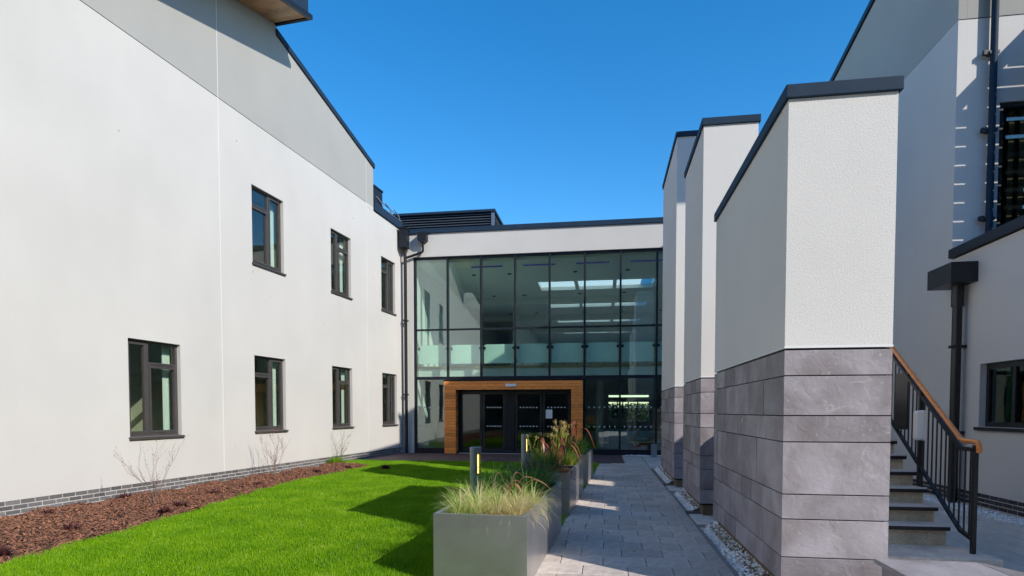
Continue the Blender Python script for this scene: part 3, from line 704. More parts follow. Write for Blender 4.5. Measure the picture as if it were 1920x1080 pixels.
# interior furniture glimpsed through the ground floor glass
def table(x, y, label):
    t = thing('cafe_table', label, 'table', (x, y, 0), group='tables inside the atrium')
    part('tabletop', MB().tube([(0, 0, .71), (0, 0, .74)], .45, 20), M['white'], t)
    part('leg', MB().tube([(0, 0, .02), (0, 0, .71)], .03, 8), M['galv'], t); part('foot', MB().tube([(0, 0, 0), (0, 0, .02)], .25, 16), M['galv'], t)
def chair(x, y, rz, label):
    t = thing('chair', label, 'chair', (x, y, 0), rz, group='chairs inside the atrium')
    part('seat', MB().cbox((-.21, -.2, .43), (.21, .22, .47), .01), M['white'], t); part('backrest', MB().cbox((-.2, .2, .55), (.2, .23, .85), .01), M['white'], t)
    for a in (-.18, .18):
        for b in (-.17, .19): part('leg', MB().tube([(a, b, 0), (a*.9, b*.9, .43)], .012, 6), M['galv'], t)
table(2.35, 26.0, 'round white table glimpsed inside behind the right-hand ground floor glass')
table(.7, 28.6, 'round white table further inside the atrium beyond the first one')
chair(1.6, 25.6, 1.2, 'pale chair inside the atrium left of the nearer round table')
chair(2.9, 25.4, -2.4, 'pale chair inside the atrium right of the nearer round table')
chair(.0, 28.4, 1.4, 'pale chair inside the atrium beside the further round table')
bn = thing('bench', 'low red upholstered bench with pale top inside the right-hand ground floor glass', 'bench', (2.4, 22.75, 0))
part('seat', MB().cbox((-1.4, -.2, .18), (1.4, .25, .42), .02), M['red_fabric'], bn); part('top_board', MB().cbox((-1.45, -.25, .425), (1.45, .3, .47), .005), M['yellow_wood'], bn)
part('foot', B((-1.3, -.15, 0), (-1.1, .2, .18)), M['black'], bn); part('foot', B((1.1, -.15, 0), (1.3, .2, .18)), M['black'], bn)

# ------------------------------------------------------------------ right building
XR = 6.22; RY = 12.04
RB = thing('right_rendered_building', 'tall shaded rendered building on the right with grey upper band, terrace ledge and black downpipes', 'building', (XR, RY, 0))
def RP(name, mb, m, parent=RB, **k):
    mb.v = [(p[0]-XR, p[1]-RY, p[2]) for p in mb.v]; return part(name, mb, m, parent, **k)
rwz = .228
wins = [(9.75, 11.12, 1.34, 2.39), (17.0, 18.0, 1.34, 2.39)]
def rx(u, z, e): return (XR+e, u, z)
w = MB(); holed_wall(w, 3.6, RY, rwz, 4.34, [wins[0]], rx, .14); RP('wall', w, M['render'])
w = MB(); w.box((XR, RY+.0, rwz), (XR+.14, 22.05, 8.595)); RP('wall', w, M['render'])
w = MB(); w.add([(XR, RY, 4.34), (XR+.3, RY, 4.34), (XR+.3, RY, 4.6), (XR, RY, 4.6)], [(0,1,2,3)])
def rvz(y): return 10.71 - .195*(y-18.04)
RP('upper_band', MB().prism([(RY-.002, 8.6), (22.05, 8.6), (22.05, rvz(22.05)), (RY-.002, rvz(RY))], 'x', XR-.002, XR+.14), M['render_grey'])
# terrace-side front wall with window opening
def fy(u, z, e): return (u, RY+e, z)
w = MB(); holed_wall(w, XR+.141, 14, 4.3, 8.595, [(6.93, 8.9, 4.88, 7.10)], fy, .14); w.box((XR, RY-.001, 4.3), (XR+.14, RY+.001, 8.595)); RP('wall', w, M['render_rough'])
RP('upper_band', MB().box((XR+.142, RY-.002, 8.6), (14, RY+.14, 12.0)), M['render_grey'])
RP('shadow_groove', MB().box((XR+.0, RY-.003, 8.585), (14, RY+.002, 8.60)), M['joint_dark'])
# terrace slab, ledge coping
RP('terrace', B((XR+.14, 3.6, 4.2), (14, RY, 4.46)), M['roof'])
RP('coping', MB().box((XR-.07, 3.55, 4.36), (XR+.3, RY-.01, 4.52)), M['metal_dark'], bevel=.006)
RP('coping', MB().box((XR+.3, RY-.08, 4.47), (14, RY-.004, 4.62)), M['metal_dark'])
RP('roof', MB().prism([(RY-.1, rvz(RY-.1)+.02), (22.1, rvz(22.1)+.02), (22.1, rvz(22.1)+.16), (RY-.1, rvz(RY-.1)+.16)], 'x', XR-.05, 14), M['metal_dark'])
RP('wall', B((13.8, 3.6, 0), (14, 22, 10)), M['render']); RP('wall', B((XR+.0, 3.58, rwz), (13.8, 3.72, 4.34)), M['render'])
RP('wall', B((XR+.2, 21.85, 0), (13.8, 22.04, 8.6)), M['render'])
# ground floor window
WR = RP('window', MB().box((XR+.10, 9.75, 1.34), (XR+.16, 9.82, 2.39)).box((XR+.10, 11.05, 1.34), (XR+.16, 11.12, 2.39)).box((XR+.10, 9.82, 1.34), (XR+.16, 11.05, 1.42)).box((XR+.10, 9.82, 2.30), (XR+.16, 11.05, 2.39)).box((XR+.10, 10.40, 1.42), (XR+.16, 10.47, 2.30)), M['black'])
RP('pane', B((XR+.125, 9.82, 1.42), (XR+.131, 10.40, 2.30)), M['glass_d'], WR); RP('pane', B((XR+.125, 10.47, 1.42), (XR+.131, 11.05, 2.30)), M['glass_d'], WR)
RP('sill', MB().box((XR-.05, 9.71, 1.28), (XR+.12, 11.17, 1.335)), M['black'], WR)
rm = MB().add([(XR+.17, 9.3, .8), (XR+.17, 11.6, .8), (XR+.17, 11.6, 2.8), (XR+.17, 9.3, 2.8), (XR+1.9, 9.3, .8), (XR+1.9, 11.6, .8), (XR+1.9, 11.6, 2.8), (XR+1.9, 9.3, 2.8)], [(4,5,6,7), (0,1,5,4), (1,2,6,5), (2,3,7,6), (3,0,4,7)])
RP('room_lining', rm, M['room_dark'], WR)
cu = MB(); n = 16
for k_ in range(n):
    a, b = 10.62+.32*k_/n, 10.62+.32*(k_+1)/n; fa, fb = XR+.3+.03*math.sin(k_*2.1), XR+.3+.03*math.sin((k_+1)*2.1)
    cu.add([(fa, a, 1.2), (fb, b, 1.2), (fb, b, 2.39), (fa, a, 2.39)], [(0,1,2,3)])
RP('curtain', cu, mat('green_curtain', (.12, .30, .15), .9), WR)
# upper window
WU = RP('window', MB().box((6.93, RY+.04, 4.88), (7.01, RY+.1, 7.10)).box((7.95, RY+.04, 4.96), (8.03, RY+.1, 7.02)).box((8.82, RY+.04, 4.88), (8.9, RY+.1, 7.10)).box((7.01, RY+.04, 4.88), (8.82, RY+.1, 4.96)).box((7.01, RY+.04, 7.02), (8.82, RY+.1, 7.10)), M['black'])
RP('pane', B((7.01, RY+.06, 4.96), (7.95, RY+.066, 7.02)), M['glass_w'], WU); RP('pane', B((8.03, RY+.06, 4.96), (8.82, RY+.066, 7.02)), M['glass_w'], WU)
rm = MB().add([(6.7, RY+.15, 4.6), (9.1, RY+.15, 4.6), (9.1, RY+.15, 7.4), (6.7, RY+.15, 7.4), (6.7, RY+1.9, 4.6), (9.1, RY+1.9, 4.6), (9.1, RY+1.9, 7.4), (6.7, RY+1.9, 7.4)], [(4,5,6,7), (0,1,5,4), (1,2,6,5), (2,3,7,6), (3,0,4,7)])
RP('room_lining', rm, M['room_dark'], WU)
bl = MB()
for k in range(10): bl.box((7.02+k*.18, RY+.2, 4.9), (7.02+k*.18+.09, RY+.21, 7.02))
RP('blind', bl, mat('ochre_blind', (.09, .07, .03), .8), WU)
# downpipes and hoppers
RP('downpipe', MB().tube([(6.76, RY-.09, 4.62), (6.76, RY-.09, 12)], .055, 12), M['metal_blue'], smooth=True)
for z in (7.9, 6.55, 5.0): RP('pipe_bracket', MB().box((6.68, RY-.12, z), (6.84, RY-.0, z+.05)).box((6.60, RY-.1, z), (6.68, RY-.04, z+.08)), M['black'])
RP('rainwater_hopper', MB().box((XR-.42, 11.24, 3.79), (XR-.002, 12.0, 4.13)), M['black'], bevel=.004)
RP('downpipe', MB().tube([(XR-.14, 11.56, 3.80), (XR-.14, 11.56, 3.45), (XR-.14, 11.56, 3.4), (XR-.14, 11.56, .0)], .075, 12).tube([(XR-.14, 11.56, 3.80), (XR-.14, 11.56, 3.42)], .095, 12), M['pipe'], smooth=True)
for z in (2.7, 1.2): RP('pipe_bracket', B((XR-.24, 11.50, z), (XR-.002, 11.62, z+.05)), M['black'])
# brick base
RP('mortar_bed', B((XR+.0115, 3.6, -.1), (XR+.14, 22.0, .2275)), M['mortar'])
bkr = MB().cbox((0, 0, 0), (.1, .213, .064), .004).mesh('brick', M['brick_r']); far = MB(); n = 0
for c in range(3):
    z = .161-c*.075; y = 3.6+(c % 2)*.1125
    while y < 21.7:
        if 6.8 < y < 19.5: link('brick', bkr, RB, (.008+random.uniform(-.0015, .0015), y-RY, z)); n += 1
        else: far.cbox((.008, y-RY, z), (.108, y-RY+.213, z+.064))
        y += .225
part('brick_run', far, M['brick_far'], RB, kind='stuff')
# slatted brise-soleil out on the terrace to the right
bs = thing('terrace_screen', 'slatted screen on the terrace beside the upper window, at the right edge', 'screen', (8.0, 11.3, 4.46))
for k in range(18):
    z0_ = .10+k*.333-.02; z1_ = z0_+.245
    xl = -.85+max(0, (4.46+z1_-7.75))*.95
    if xl > 2.4: continue
    part('slat', B((xl, -.03, z0_), (2.6, .03, z1_)), M['black'], bs)
part('raking_board', MB().prism([(-.87, 3.08), (-.87, 3.40), (2.0, 6.40), (2.3, 6.40)], 'y', -.05, -.031), M['black'], bs)
for x in (-.55, .9, 2.5): part('post', B((x-.04, .031, 0), (x+.04, .1, 3.35 if x < 0 else 4.2)), M['black'], bs)
# roof canopy reaching forward over the terrace corner
RP('canopy', B((5.6, 9.0, 10.05), (7.3, RY, 10.45)), M['metal_dark'])

# ------------------------------------------------------------------ three clad piers
COURSE = [.18, .395, .71, .915, 1.345, 1.56, 1.885, 2.095]
def pier(x0, x1, y0, y1, ztop, slope, seed, label):
    rnd = random.Random(seed)
    t = thing('clad_pier', label, 'pier', ((x0+x1)/2, y0, 0), group='rendered piers with stone-clad bases beside the path')
    cx_ = (x0+x1)/2
    def q(mb): mb.v = [(p[0]-cx_, p[1]-y0, p[2]) for p in mb.v]; return mb
    def zt(x): return ztop + slope*(x-x0)
    part('render_shaft', q(MB().prism([(x0, 2.125), (x1, 2.125), (x1, zt(x1)), (x0, zt(x0))], 'y', y0, y1)), M['render_rough'], t)
    part('stop_bead', q(MB().box((x0-.004, y0-.004, 2.112), (x1+.004, y1+.004, 2.128))), M['bead'], t)
    part('backing', q(B((x0+.025, y0+.025, .16), (x1-.025, y1-.025, 2.106))), M['joint_dark'], t)
    part('plinth', q(B((x0+.06, y0+.05, -.05), (x1-.06, y1-.05, .16))), M['plinth'], t)
    oh = .028; th = .105
    cp = MB().prism([(x0-oh, zt(x0-oh)-.0), (x1+oh, zt(x1+oh)-.0), (x1+oh, zt(x1+oh)+th), (x0-oh, zt(x0-oh)+th)], 'y', y0-oh, y1+oh)
    cp.v = [(p[0], p[1], p[2]+.002) for p in cp.v]
    part('coping', q(cp), M['metal_blue'], t, bevel=.006)
    g_ = .007
    for i in range(7):
        za, zb = COURSE[i]+g_, COURSE[i+1]-.001
        part('stone_panel', q(MB().cbox((x0, y0-.001, za), (x1, y0+.024, zb), .003)), M['stone'], t)     # front
        part('stone_panel', q(MB().cbox((x0, y1-.024, za), (x1, y1, zb), .003)), M['stone'], t)     # back
        y = y0+.026; first = True
        while y < y1-.03:
            L_ = rnd.choice((.42, .55, .7, .85, .62)); ye = min(y+L_, y1-.026)
            if y1-.026-ye < .2: ye = y1-.026
            ins = rnd.uniform(0, .005)
            part('stone_panel', q(MB().cbox((x0+ins, y, za), (x0+.024, ye-g_*1.3, zb), .002)), M['stone'], t)
            part('stone_panel', q(MB().cbox((x1-.024, y, za), (x1-ins, ye-g_*1.3, zb), .002)), M['stone'], t)
            y = ye
    return t
pier(1.45, 2.26, 5.17, 8.30, 4.10, 0.0, 3, 'nearest and lowest of the three white piers, front face in full sun beside the stairs')
pier(1.45, 2.23, 9.44, 11.45, 5.87, 0.0, 5, 'middle white pier of the three, standing between the nearest and the tallest')
pier(1.45, 2.25, 12.85, 15.75, 7.22, 0.0, 8, 'farthest and tallest of the three white piers, next to the glazed front')

# ------------------------------------------------------------------ stairs behind the first pier
ST = thing('staircase', 'concrete stairs with black nosings rising behind the nearest pier', 'staircase', (2.9, 6.4, 0))
def q(mb, c=(2.9, 6.4)): mb.v = [(p[0]-c[0], p[1]-c[1], p[2]) for p in mb.v]; return mb
XS = 3.5
part('landing', q(MB().cbox((2.35, 6.15, .0), (3.68, 6.75, .21), .006)), M['concrete'], ST)
for i in range(9):
    y = 6.73+.2335*i; z = .405+.166*i
    stp = part('step', q(MB().box((2.35, y+.015, z-.19 if i else .0), (XS, y+.2485, z))), M['concrete_riser'], ST)
    part('tread', q(MB().box((2.35, y, z+.0005), (XS+.015, y+.2475, z+.012))), M['concrete'], stp)
    part('nosing', q(MB().box((2.35, y-.022, z-.036), (XS+.02, y-.001, z+.0165)).box((2.35, y-.022, z+.013), (XS+.02, y+.03, z+.0165))), M['nosing'], stp)
    part('nosing_lip', q(MB().box((2.35, y-.024, z+.004), (XS+.021, y+.012, z+.0215))), M['nosing_lip'], stp)
part('string_wall', q(MB().prism([(6.8, 0), (8.83, 0), (8.83, 1.4), (8.6, 1.4), (6.8, .2)], 'x', 2.4, XS-.03)), M['concrete_riser'], ST)
part('upper_landing', q(MB().box((2.35, 8.832, 1.62), (XS+.02, 9.3, 1.76))), M['concrete'], ST)
RX = 3.56
def rail_z(y): return 1.29 + (y-6.64)*(2.30-1.31)/(8.03-6.64)
RA = part('railing', q(MB().box((RX-.02, 6.38, .205), (RX+.02, 6.415, 1.27))), M['black'], ST)
part('handrail', q(MB().tube([(RX, 6.34, 1.20), (RX, 6.345, 1.27), (RX, 6.37, 1.30), (RX, 6.42, 1.305), (RX, 6.58, 1.305), (RX, 6.66, 1.325), (RX, 6.75, 1.395), (RX, 8.9, 1.395+2.15*.712)], .025, 12)), M['handrail'], RA, smooth=True)
def top_z(y): return (1.225 if y < 6.64 else 1.225+(y-6.64)*.712)
def bot_z(y): return (.33+max(0, (y-6.40))*.25 if y < 6.62 else .39+(y-6.62)*.712)
part('top_bar', q(MB().prism([(6.40, 1.205), (6.64, 1.205), (8.9, 1.205+2.26*.712), (8.9, 1.245+2.26*.712), (6.64, 1.245), (6.40, 1.245)], 'x', RX-.02, RX+.02)), M['black'], RA)
part('bottom_bar', q(MB().prism([(6.40, .33), (6.62, .385), (8.9, .385+2.28*.712), (8.9, .42+2.28*.712), (6.62, .42), (6.40, .365)], 'x', RX-.018, RX+.018)), M['black'], RA)
bal_me = None; y = 6.47
while y < 8.85:
    part('baluster', q(MB().tube([(RX, y, bot_z(y)+.02), (RX, y, top_z(y)-.01)], .0085, 6)), M['black'], RA); y += .088
for y in (7.42, 8.5): part('post', q(MB().box((RX-.025, y-.022, rail_z(y)-1.1), (RX+.025, y+.022, rail_z(y)-.02))), M['black'], RA)
part('panel', q(MB().box((RX-.012, 7.72, 1.38), (RX+.012, 8.02, 2.06))), M['black'], RA)
wl = thing('bulkhead_light', 'white ribbed bulkhead light fixed to the black stair railing post', 'light', (RX-.03, 7.36, 1.44))
part('base', MB().cbox((.0, -.05, -.17), (.025, .05, .17), .004), M['white'], wl)
part('lens', MB().cbox((-.06, -.045, -.165), (-.001, .045, .165), .018), M['lens'], wl, smooth=False)
rb = MB()
for k in range(4): rb.box((-.064, -.035+k*.02, -.15), (-.0605, -.029+k*.02, .15))
part('ribs', rb, M['white'], wl)

# low stone-topped wall in the near right corner
lw = thing('low_wall', 'low wall with pale stone coping in the bottom right corner in front of the nearest pier', 'wall', (2.9, 3.8, 0))
lw.rotation_euler = (0, 0, R(0))
part('coping_stone', MB().cbox((-.82, .0, .42), (-.10, 1.18, .455), .004), M['stone_cap'], lw)
part('coping_stone', MB().prism([(-.095, .0), (.9, .0), (-.13+.0, 1.18), (-.095, 1.18)], 'z', .42, .455) if False else MB().prism([(-.094, 0), (.55, 0), (-.094, 1.18)], 'z', .42, .455), M['stone_cap'], lw)
part('stone_base', MB().prism([(-.78, .03), (.45, .03), (-.16, 1.14), (-.78, 1.14)], 'z', 0, .419), M['stone'], lw)

# ------------------------------------------------------------------ planters
pa = math.atan(.043)
PLN = []
def planter(y0, y1, label):
    xr = planter_x(y0); w_ = .88; L_ = (y1-y0)/math.cos(pa)
    t = thing('steel_planter', label, 'planter', (xr, y0, 0), -pa, group='brushed metal planters along the path')
    t_ = .045; h = .655
    part('front_panel', MB().box((-w_, 0, .0), (0, .003, h)).box((-w_, .003, h-.003), (0, t_, h)), M['steel'], t)
    part('side_panel', MB().box((-.003, .0035, .0), (.0, L_-.0005, h)).box((-t_, t_, h-.003), (-.0032, L_-t_, h)), M['steel'], t)
    part('side_panel', MB().box((-w_, .0035, .0), (-w_+.003, L_-.0005, h)).box((-w_+.0032, t_, h-.003), (-w_+t_, L_-t_, h)), M['steel'], t)
    part('back_panel', MB().box((-w_, L_, .0), (0, L_+.003, h)).box((-w_+.0035, L_-t_, h-.003), (-.0035, L_-.0005, h)), M['steel'], t)
    part('inner_lip', MB().box((-w_+t_-.002, t_, .5), (-w_+t_, L_-t_, h-.004)).box((-t_, t_, .5), (-t_+.002, L_-t_, h-.004)), M['steel'], t)
    part('compost', B((-w_+.01, .01, .3), (-.01, L_-.01, .575)), M['soil'], t)
    PLN.append((t, w_, L_)); return t
planter(5.28, 6.44, 'nearest brushed metal planter, full of pale sedge grass')
planter(6.45, 7.98, 'second planter, butted behind the nearest one, with darker green grass')
planter(9.10, 10.42, 'third planter beyond the gap, with low dark red foliage along its front')
planter(10.43, 11.76, 'fourth planter, holding bronze strap leaves and yellow seed stems')
planter(13.05, 14.75, 'farthest planter, by the brown boards near the doors')

rng = np.random.default_rng(5)
def blades(n, spread, h, curl, wid, seg=4, seed=1, droop=.6, ang=None, rad=(.0, .05), origin=(0,0,0), hvar=.35):
    """n curved tapering ribbons from a tuft; returns V,F"""
    r = np.random.default_rng(seed); az = r.uniform(0, 2*np.pi, n); base = r.uniform(rad[0], rad[1], n)
    ln = h*(1-hvar+2*hvar*r.random(n)); lean = np.abs(r.normal(0, spread, n)); dr = droop*(.4+r.random(n)*1.2); tw = r.uniform(-.5, .5, n)
    V = np.zeros((n, (seg+1)*2, 3)); ts = np.linspace(0, 1, seg+1)
    px = base*np.cos(az); py = base*np.sin(az); pz = np.zeros(n)
    for k, t in enumerate(ts):
        th = lean + dr*t**1.5*curl
        if k: px = px+np.cos(az)*np.sin(th)*ln/seg; py = py+np.sin(az)*np.sin(th)*ln/seg; pz = pz+np.cos(th)*ln/seg
        w = wid*(1-t**2*.93)*.5*(.6+.8*r.random(n) if k == 0 else 1)
        sx, sy = -np.sin(az+tw), np.cos(az+tw)
        V[:, 2*k] = np.stack([px+sx*w, py+sy*w, pz], 1); V[:, 2*k+1] = np.stack([px-sx*w, py-sy*w, pz], 1)
    V += np.array(origin)
    base_i = (np.arange(n)*(seg+1)*2)[:, None]
    F = np.concatenate([base_i+np.array([2*k, 2*k+1, 2*k+3, 2*k+2]) for k in range(seg)], 0)
    return V.reshape(-1, 3), F
def tuft(name, label, cat, where, m, group, planter_i, **k):
    t, w_, L_ = PLN[planter_i]; wx, wy = where
    p = t.matrix_basis if False else None
    c, s_ = math.cos(-pa), math.sin(-pa); lx, ly = -w_+wx*w_, wy*L_
    W = (t.location[0]+lx*c-ly*s_, t.location[1]+lx*s_+ly*c, .57)
    V, F = blades(**k); o = link(name, fast_mesh(name, V, F, m, True), loc=W)
    o['label'] = label; o['category'] = cat
    if group: o['group'] = group
    return o
# nearest planter: pale sedge tussocks packed together
cl = [(.2,.25),(.40,.23),(.62,.23),(.81,.25),(.14,.42),(.36,.40),(.60,.42),(.84,.44),(.18,.72),(.44,.70),(.70,.72),(.88,.78)]
names_r = ['front row', 'second row', 'back row']
cols_ = ['at the left', 'second from left', 'third from left', 'at the right']
for i, c_ in enumerate(cl):
    tuft('sedge_tussock', f'{"dry straw coloured" if i in (2, 3, 7, 8) else "fresh green"} sedge tussock in the nearest planter, {names_r[i//4]}, {cols_[i%4]}', 'plant', c_, M['straw' if i in (2, 3, 7, 8) else 'sedge'], 'sedge tussocks in the nearest planter', 0,
         n=300, spread=.60, h=(.25 if i < 4 else .30) if i != 5 else .36, curl=1.8, wid=.0052, seg=5, seed=20+i, droop=.75, rad=(0, .07))
for i, c_ in enumerate([(.30,.15),(.72,.16),(.20,.45),(.78,.42),(.35,.75),(.75,.78)]):
    tuft('grass_tussock', 'dark green arching grass tussock in the second planter, %s' % ['front left', 'front right', 'middle left', 'middle right', 'back left', 'back right'][i], 'plant', c_, M['sedge_dark'], 'grass tussocks in the second planter', 1,
         n=400, spread=.62, h=.43, curl=1.5, wid=.007, seg=5, seed=60+i, droop=.7, rad=(0, .09))
# looping tan straps over the first planter
def straps(name, label, pi, where, m, specs, wid=.03, z=.57):
    t, w_, L_ = PLN[pi]; c, s_ = math.cos(-pa), math.sin(-pa); lx, ly = -w_+where[0]*w_, where[1]*L_
    W = (t.location[0]+lx*c-ly*s_, t.location[1]+lx*s_+ly*c, z); mb = MB()
    for (az, h, reach, drop, x0, y0) in specs:
        n = 12; vs = []
        for k in range(n+1):
            u = k/n; ax = reach*1.35*(u**1.15); zz = h*math.sin(min(u*1.25, 1.25)*math.pi/2/1.0*.8+.0) if u < .62 else None
            zz = h*(1-((u-.58)/.58)**2) if u <= .58 else h-(h*drop)*((u-.58)/.42)**1.8
            ww = wid*.5*(1-.85*abs(2*u-.9)**3) if u < .95 else wid*.08
            px, py = x0+math.cos(az)*ax, y0+math.sin(az)*ax; sx, sy = -math.sin(az), math.cos(az)
            vs += [(px+sx*ww, py+sy*ww, zz), (px, py, zz-ww*.45), (px-sx*ww, py-sy*ww, zz)]
        mb.add(vs, [(3*k, 3*k+1, 3*k+4, 3*k+3) for k in range(n)] + [(3*k+1, 3*k+2, 3*k+5, 3*k+4) for k in range(n)])
    o = part(name, mb, m, loc=W, smooth=True); o['label'] = label; o['category'] = 'plant'; return o
straps('strap_leaf_plant', 'curled tan strap leaves rising out of the sedge in the nearest planter', 0, (.60, .62), M['strap_tan'],
       [(.4, .40, .13, .5, -.16, 0), (.2, .33, .16, .1, -.02, -.05), (.5, .40, .14, .2, .02, .05), (.1, .36, .22, .1, .05, .02), (-.1, .33, .30, .35, .08, .08), (-.6, .30, .18, .3, .0, .0)], .034)
straps('strap_leaf_plant', 'long brown strap leaves arching over the second planter', 1, (.45, .55), M['strap_brown'],
       [(.6, .36, .40, .4, 0, 0), (2.9, .42, .62, .6, .15, 0), (.1, .4, .30, .5, .0, .1), (2.2, .32, .4, .5, 0, .1)], .030)
straps('strap_leaf_plant', 'bronze red strap leaves at the front of the fourth planter', 3, (.5, .16), M['strap'],
       [(a, h, r_, dr, x, y) for (a, h, r_, dr, x, y) in
        [(.2,.50,.30,.6,0,0),(2.6,.46,.32,.9,0,0),(1.2,.55,.2,.4,.1,0),(3.4,.42,.35,.8,-.1,0),(-.5,.44,.34,.8,.1,-.1),(4.2,.40,.25,.7,0,-.1),(5.2,.45,.22,.7,.1,-.15),(.7,.6,.25,.5,-.1,.1),(2.0,.55,.25,.5,-.15,0),(3.0,.50,.2,.6,.1,.1),(5.9,.5,.4,.8,.05,0),(1.6,.42,.4,.8,0,.15)]], .048)
tuft('grass_tussock', 'yellow green grassy clump right of the bronze leaves in the fourth planter', 'plant', (.78, .25), M['yellowgreen'], None, 3, n=260, spread=.5, h=.42, curl=1.4, wid=.010, seg=4, seed=90, droop=.6, rad=(0, .12))
tuft('grass_tussock', 'yellow green clump on the lawn side of the fourth planter', 'plant', (.25, .2), M['yellowgreen'], None, 3, n=220, spread=.5, h=.40, curl=1.4, wid=.010, seg=4, seed=91, droop=.6, rad=(0, .12))
tuft('red_leaf_plant', 'low dark red foliage at the front of the third planter', 'plant', (.38, .16), M['redleaf'], None, 2, n=420, spread=.8, h=.22, curl=.9, wid=.022, seg=3, seed=92, droop=.7, rad=(0, .22))
tuft('red_leaf_plant', 'orange red low foliage at the path corner of the third planter', 'plant', (.85, .13), leaf_mat('orange_leaf', [(0, (.30, .05, .02)), (1, (.60, .20, .07))], .5, .3, 5), None, 2, n=200, spread=.8, h=.17, curl=.9, wid=.02, seg=3, seed=93, droop=.7, rad=(0, .1))
tuft('grass_tussock', 'green grassy clump filling the third planter', 'plant', (.5, .6), M['sedge_dark'], None, 2, n=420, spread=.5, h=.42, curl=1.4, wid=.008, seg=4, seed=94, droop=.6, rad=(0, .2))
tuft('grass_tussock', 'bright green clump at the back of the fourth planter', 'plant', (.6, .75), M['yellowgreen'], None, 3, n=300, spread=.5, h=.38, curl=1.4, wid=.008, seg=4, seed=95, droop=.6, rad=(0, .2))
tuft('grass_tussock', 'green tussock filling the front of the farthest planter', 'plant', (.55, .25), M['sedge_dark'], None, 4, n=450, spread=.55, h=.48, curl=1.2, wid=.010, seg=4, seed=96, droop=.6, rad=(0, .25))
tuft('grass_tussock', 'green tussock filling the back of the farthest planter', 'plant', (.5, .7), M['sedge_dark'], None, 4, n=380, spread=.55, h=.45, curl=1.2, wid=.010, seg=4, seed=97, droop=.6, rad=(0, .25))
straps('strap_leaf_plant', 'brown red strap leaves rising from the farthest planter', 4, (.45, .35), M['strap'],
       [(.3,.75,.25,.5,0,0),(2.4,.8,.3,.5,0,0),(3.0,.7,.4,.6,0,.1),(1.3,.8,.2,.4,.1,0),(-.4,.65,.4,.7,.1,0),(4.4,.6,.3,.6,0,0)], .06)
def seed_stems(label, pi, where, n, h, seed, col, lean=.22):
    t, w_, L_ = PLN[pi]; c, s_ = math.cos(-pa), math.sin(-pa); lx, ly = -w_+where[0]*w_, where[1]*L_
    W = (t.location[0]+lx*c-ly*s_, t.location[1]+lx*s_+ly*c, .57); r = random.Random(seed)
    o = thing('seed_head_plant', label, 'plant', W); st = MB(); hd = MB()
    for k in range(n):
        az = r.uniform(0, 6.28); le_ = r.uniform(.02, lean); hh = h*r.uniform(.7, 1.05); bx, by = r.uniform(-.1, .1), r.uniform(-.1, .1)
        pts = [(bx+math.cos(az)*le_*hh*u**1.6, by+math.sin(az)*le_*hh*u**1.6, hh*u) for u in (0, .3, .6, .85, 1)]
        st.tube(pts, .004, 4, caps=False); e = Vector(pts[-1])
        for j in range(26):
            dv = Vector((r.gauss(0, 1), r.gauss(0, 1), r.gauss(0, .8))).normalized()*r.uniform(.01, .055); p = e+dv-Vector((0, 0, .03)); sz = r.uniform(.006, .013)
            a_ = Vector((r.uniform(-1, 1), r.uniform(-1, 1), r.uniform(-1, 1))).normalized()*sz; b_ = a_.orthogonal().normalized()*sz*.6
            hd.add([p-a_, p+b_, p+a_, p-b_], [(0,1,2,3)])
    part('stem', st, M['yellowgreen'], o); part('seed_head', hd, col, o, kind='stuff')
seed_stems('tall yellow seed stems standing above the fourth planter', 3, (.6, .32), 16, .85, 4, M['seed'])
seed_stems('yellow seed stems leaning over the lawn side of the fourth planter', 3, (.12, .2), 8, .66, 5, M['seed'], .5)
seed_stems('brown seed heads above the farthest planter', 4, (.3, .3), 8, .75, 6, M['strap'])

# ------------------------------------------------------------------ bollard lights
def bollard(x, y, label):
    t = thing('bollard_light', label, 'bollard', (x, y, 0), group='lit grey bollards on the lawn edge')
    r = .085; h = 1.08; sh = MB(); n = 28
    # shaft with a cut-away on the path side for the lamp
    a0 = R(-62); a1 = R(38)
    def ring(z, rr): return [(rr*math.cos(2*math.pi*k/n), rr*math.sin(2*math.pi*k/n), z) for k in range(n)]
    sh.tube([(0, 0, 0), (0, 0, .66)], r, n); part('shaft', sh, M['bollard'], t, smooth=True)
    cut = MB(); pts = []
    for k in range(n):
        a = a1 + (2*math.pi-(a1-a0))*k/(n-1); pts.append((r*math.cos(a), r*math.sin(a)))
    inner = [(.62*p[0], .62*p[1]) for p in pts][::-1]
    cut.prism(pts+inner, 'z', .6605, 1.005); part('hood', cut, M['bollard'], t)
    part('cap', MB().tube([(0, 0, 1.006), (0, 0, h)], r, n), M['bollard'], t, smooth=True, bevel=.004)
    lm_ = MB(); m_ = 8
    for k in range(m_):
        a = a0+(a1-a0)*(k+.5)/m_; aa = a0+(a1-a0)*k/m_; ab = a0+(a1-a0)*(k+1)/m_
        lm_.add([(r*.93*math.cos(aa), r*.93*math.sin(aa), .67), (r*.93*math.cos(ab), r*.93*math.sin(ab), .67), (r*.93*math.cos(ab), r*.93*math.sin(ab), .998), (r*.93*math.cos(aa), r*.93*math.sin(aa), .998)], [(0,1,2,3)])
    part('lens', lm_, glass_mat('amber_lens', (.95, .85, .5), .04) if 'amber' not in M else M['amber'], t)
    part('lamp', MB().tube([(.03, -.01, .70), (.03, -.01, .97)], .018, 8), M['lamp'], t)
    part('reflector', MB().box((-.02, -.05, .67), (-.015, .04, 1.0)), mat('yellow_reflector', (.6, .55, .22), .5), t)
bollard(-1.84, 8.47, 'nearer lit grey bollard standing in the lawn behind the second planter')
bollard(-1.76, 13.32, 'farther lit grey bollard standing in the lawn beside the farthest planter')
pt = thing('low_post', 'short grey square post at the foot of the glazing by the tallest pier', 'post', (1.72, 21.3, 0))
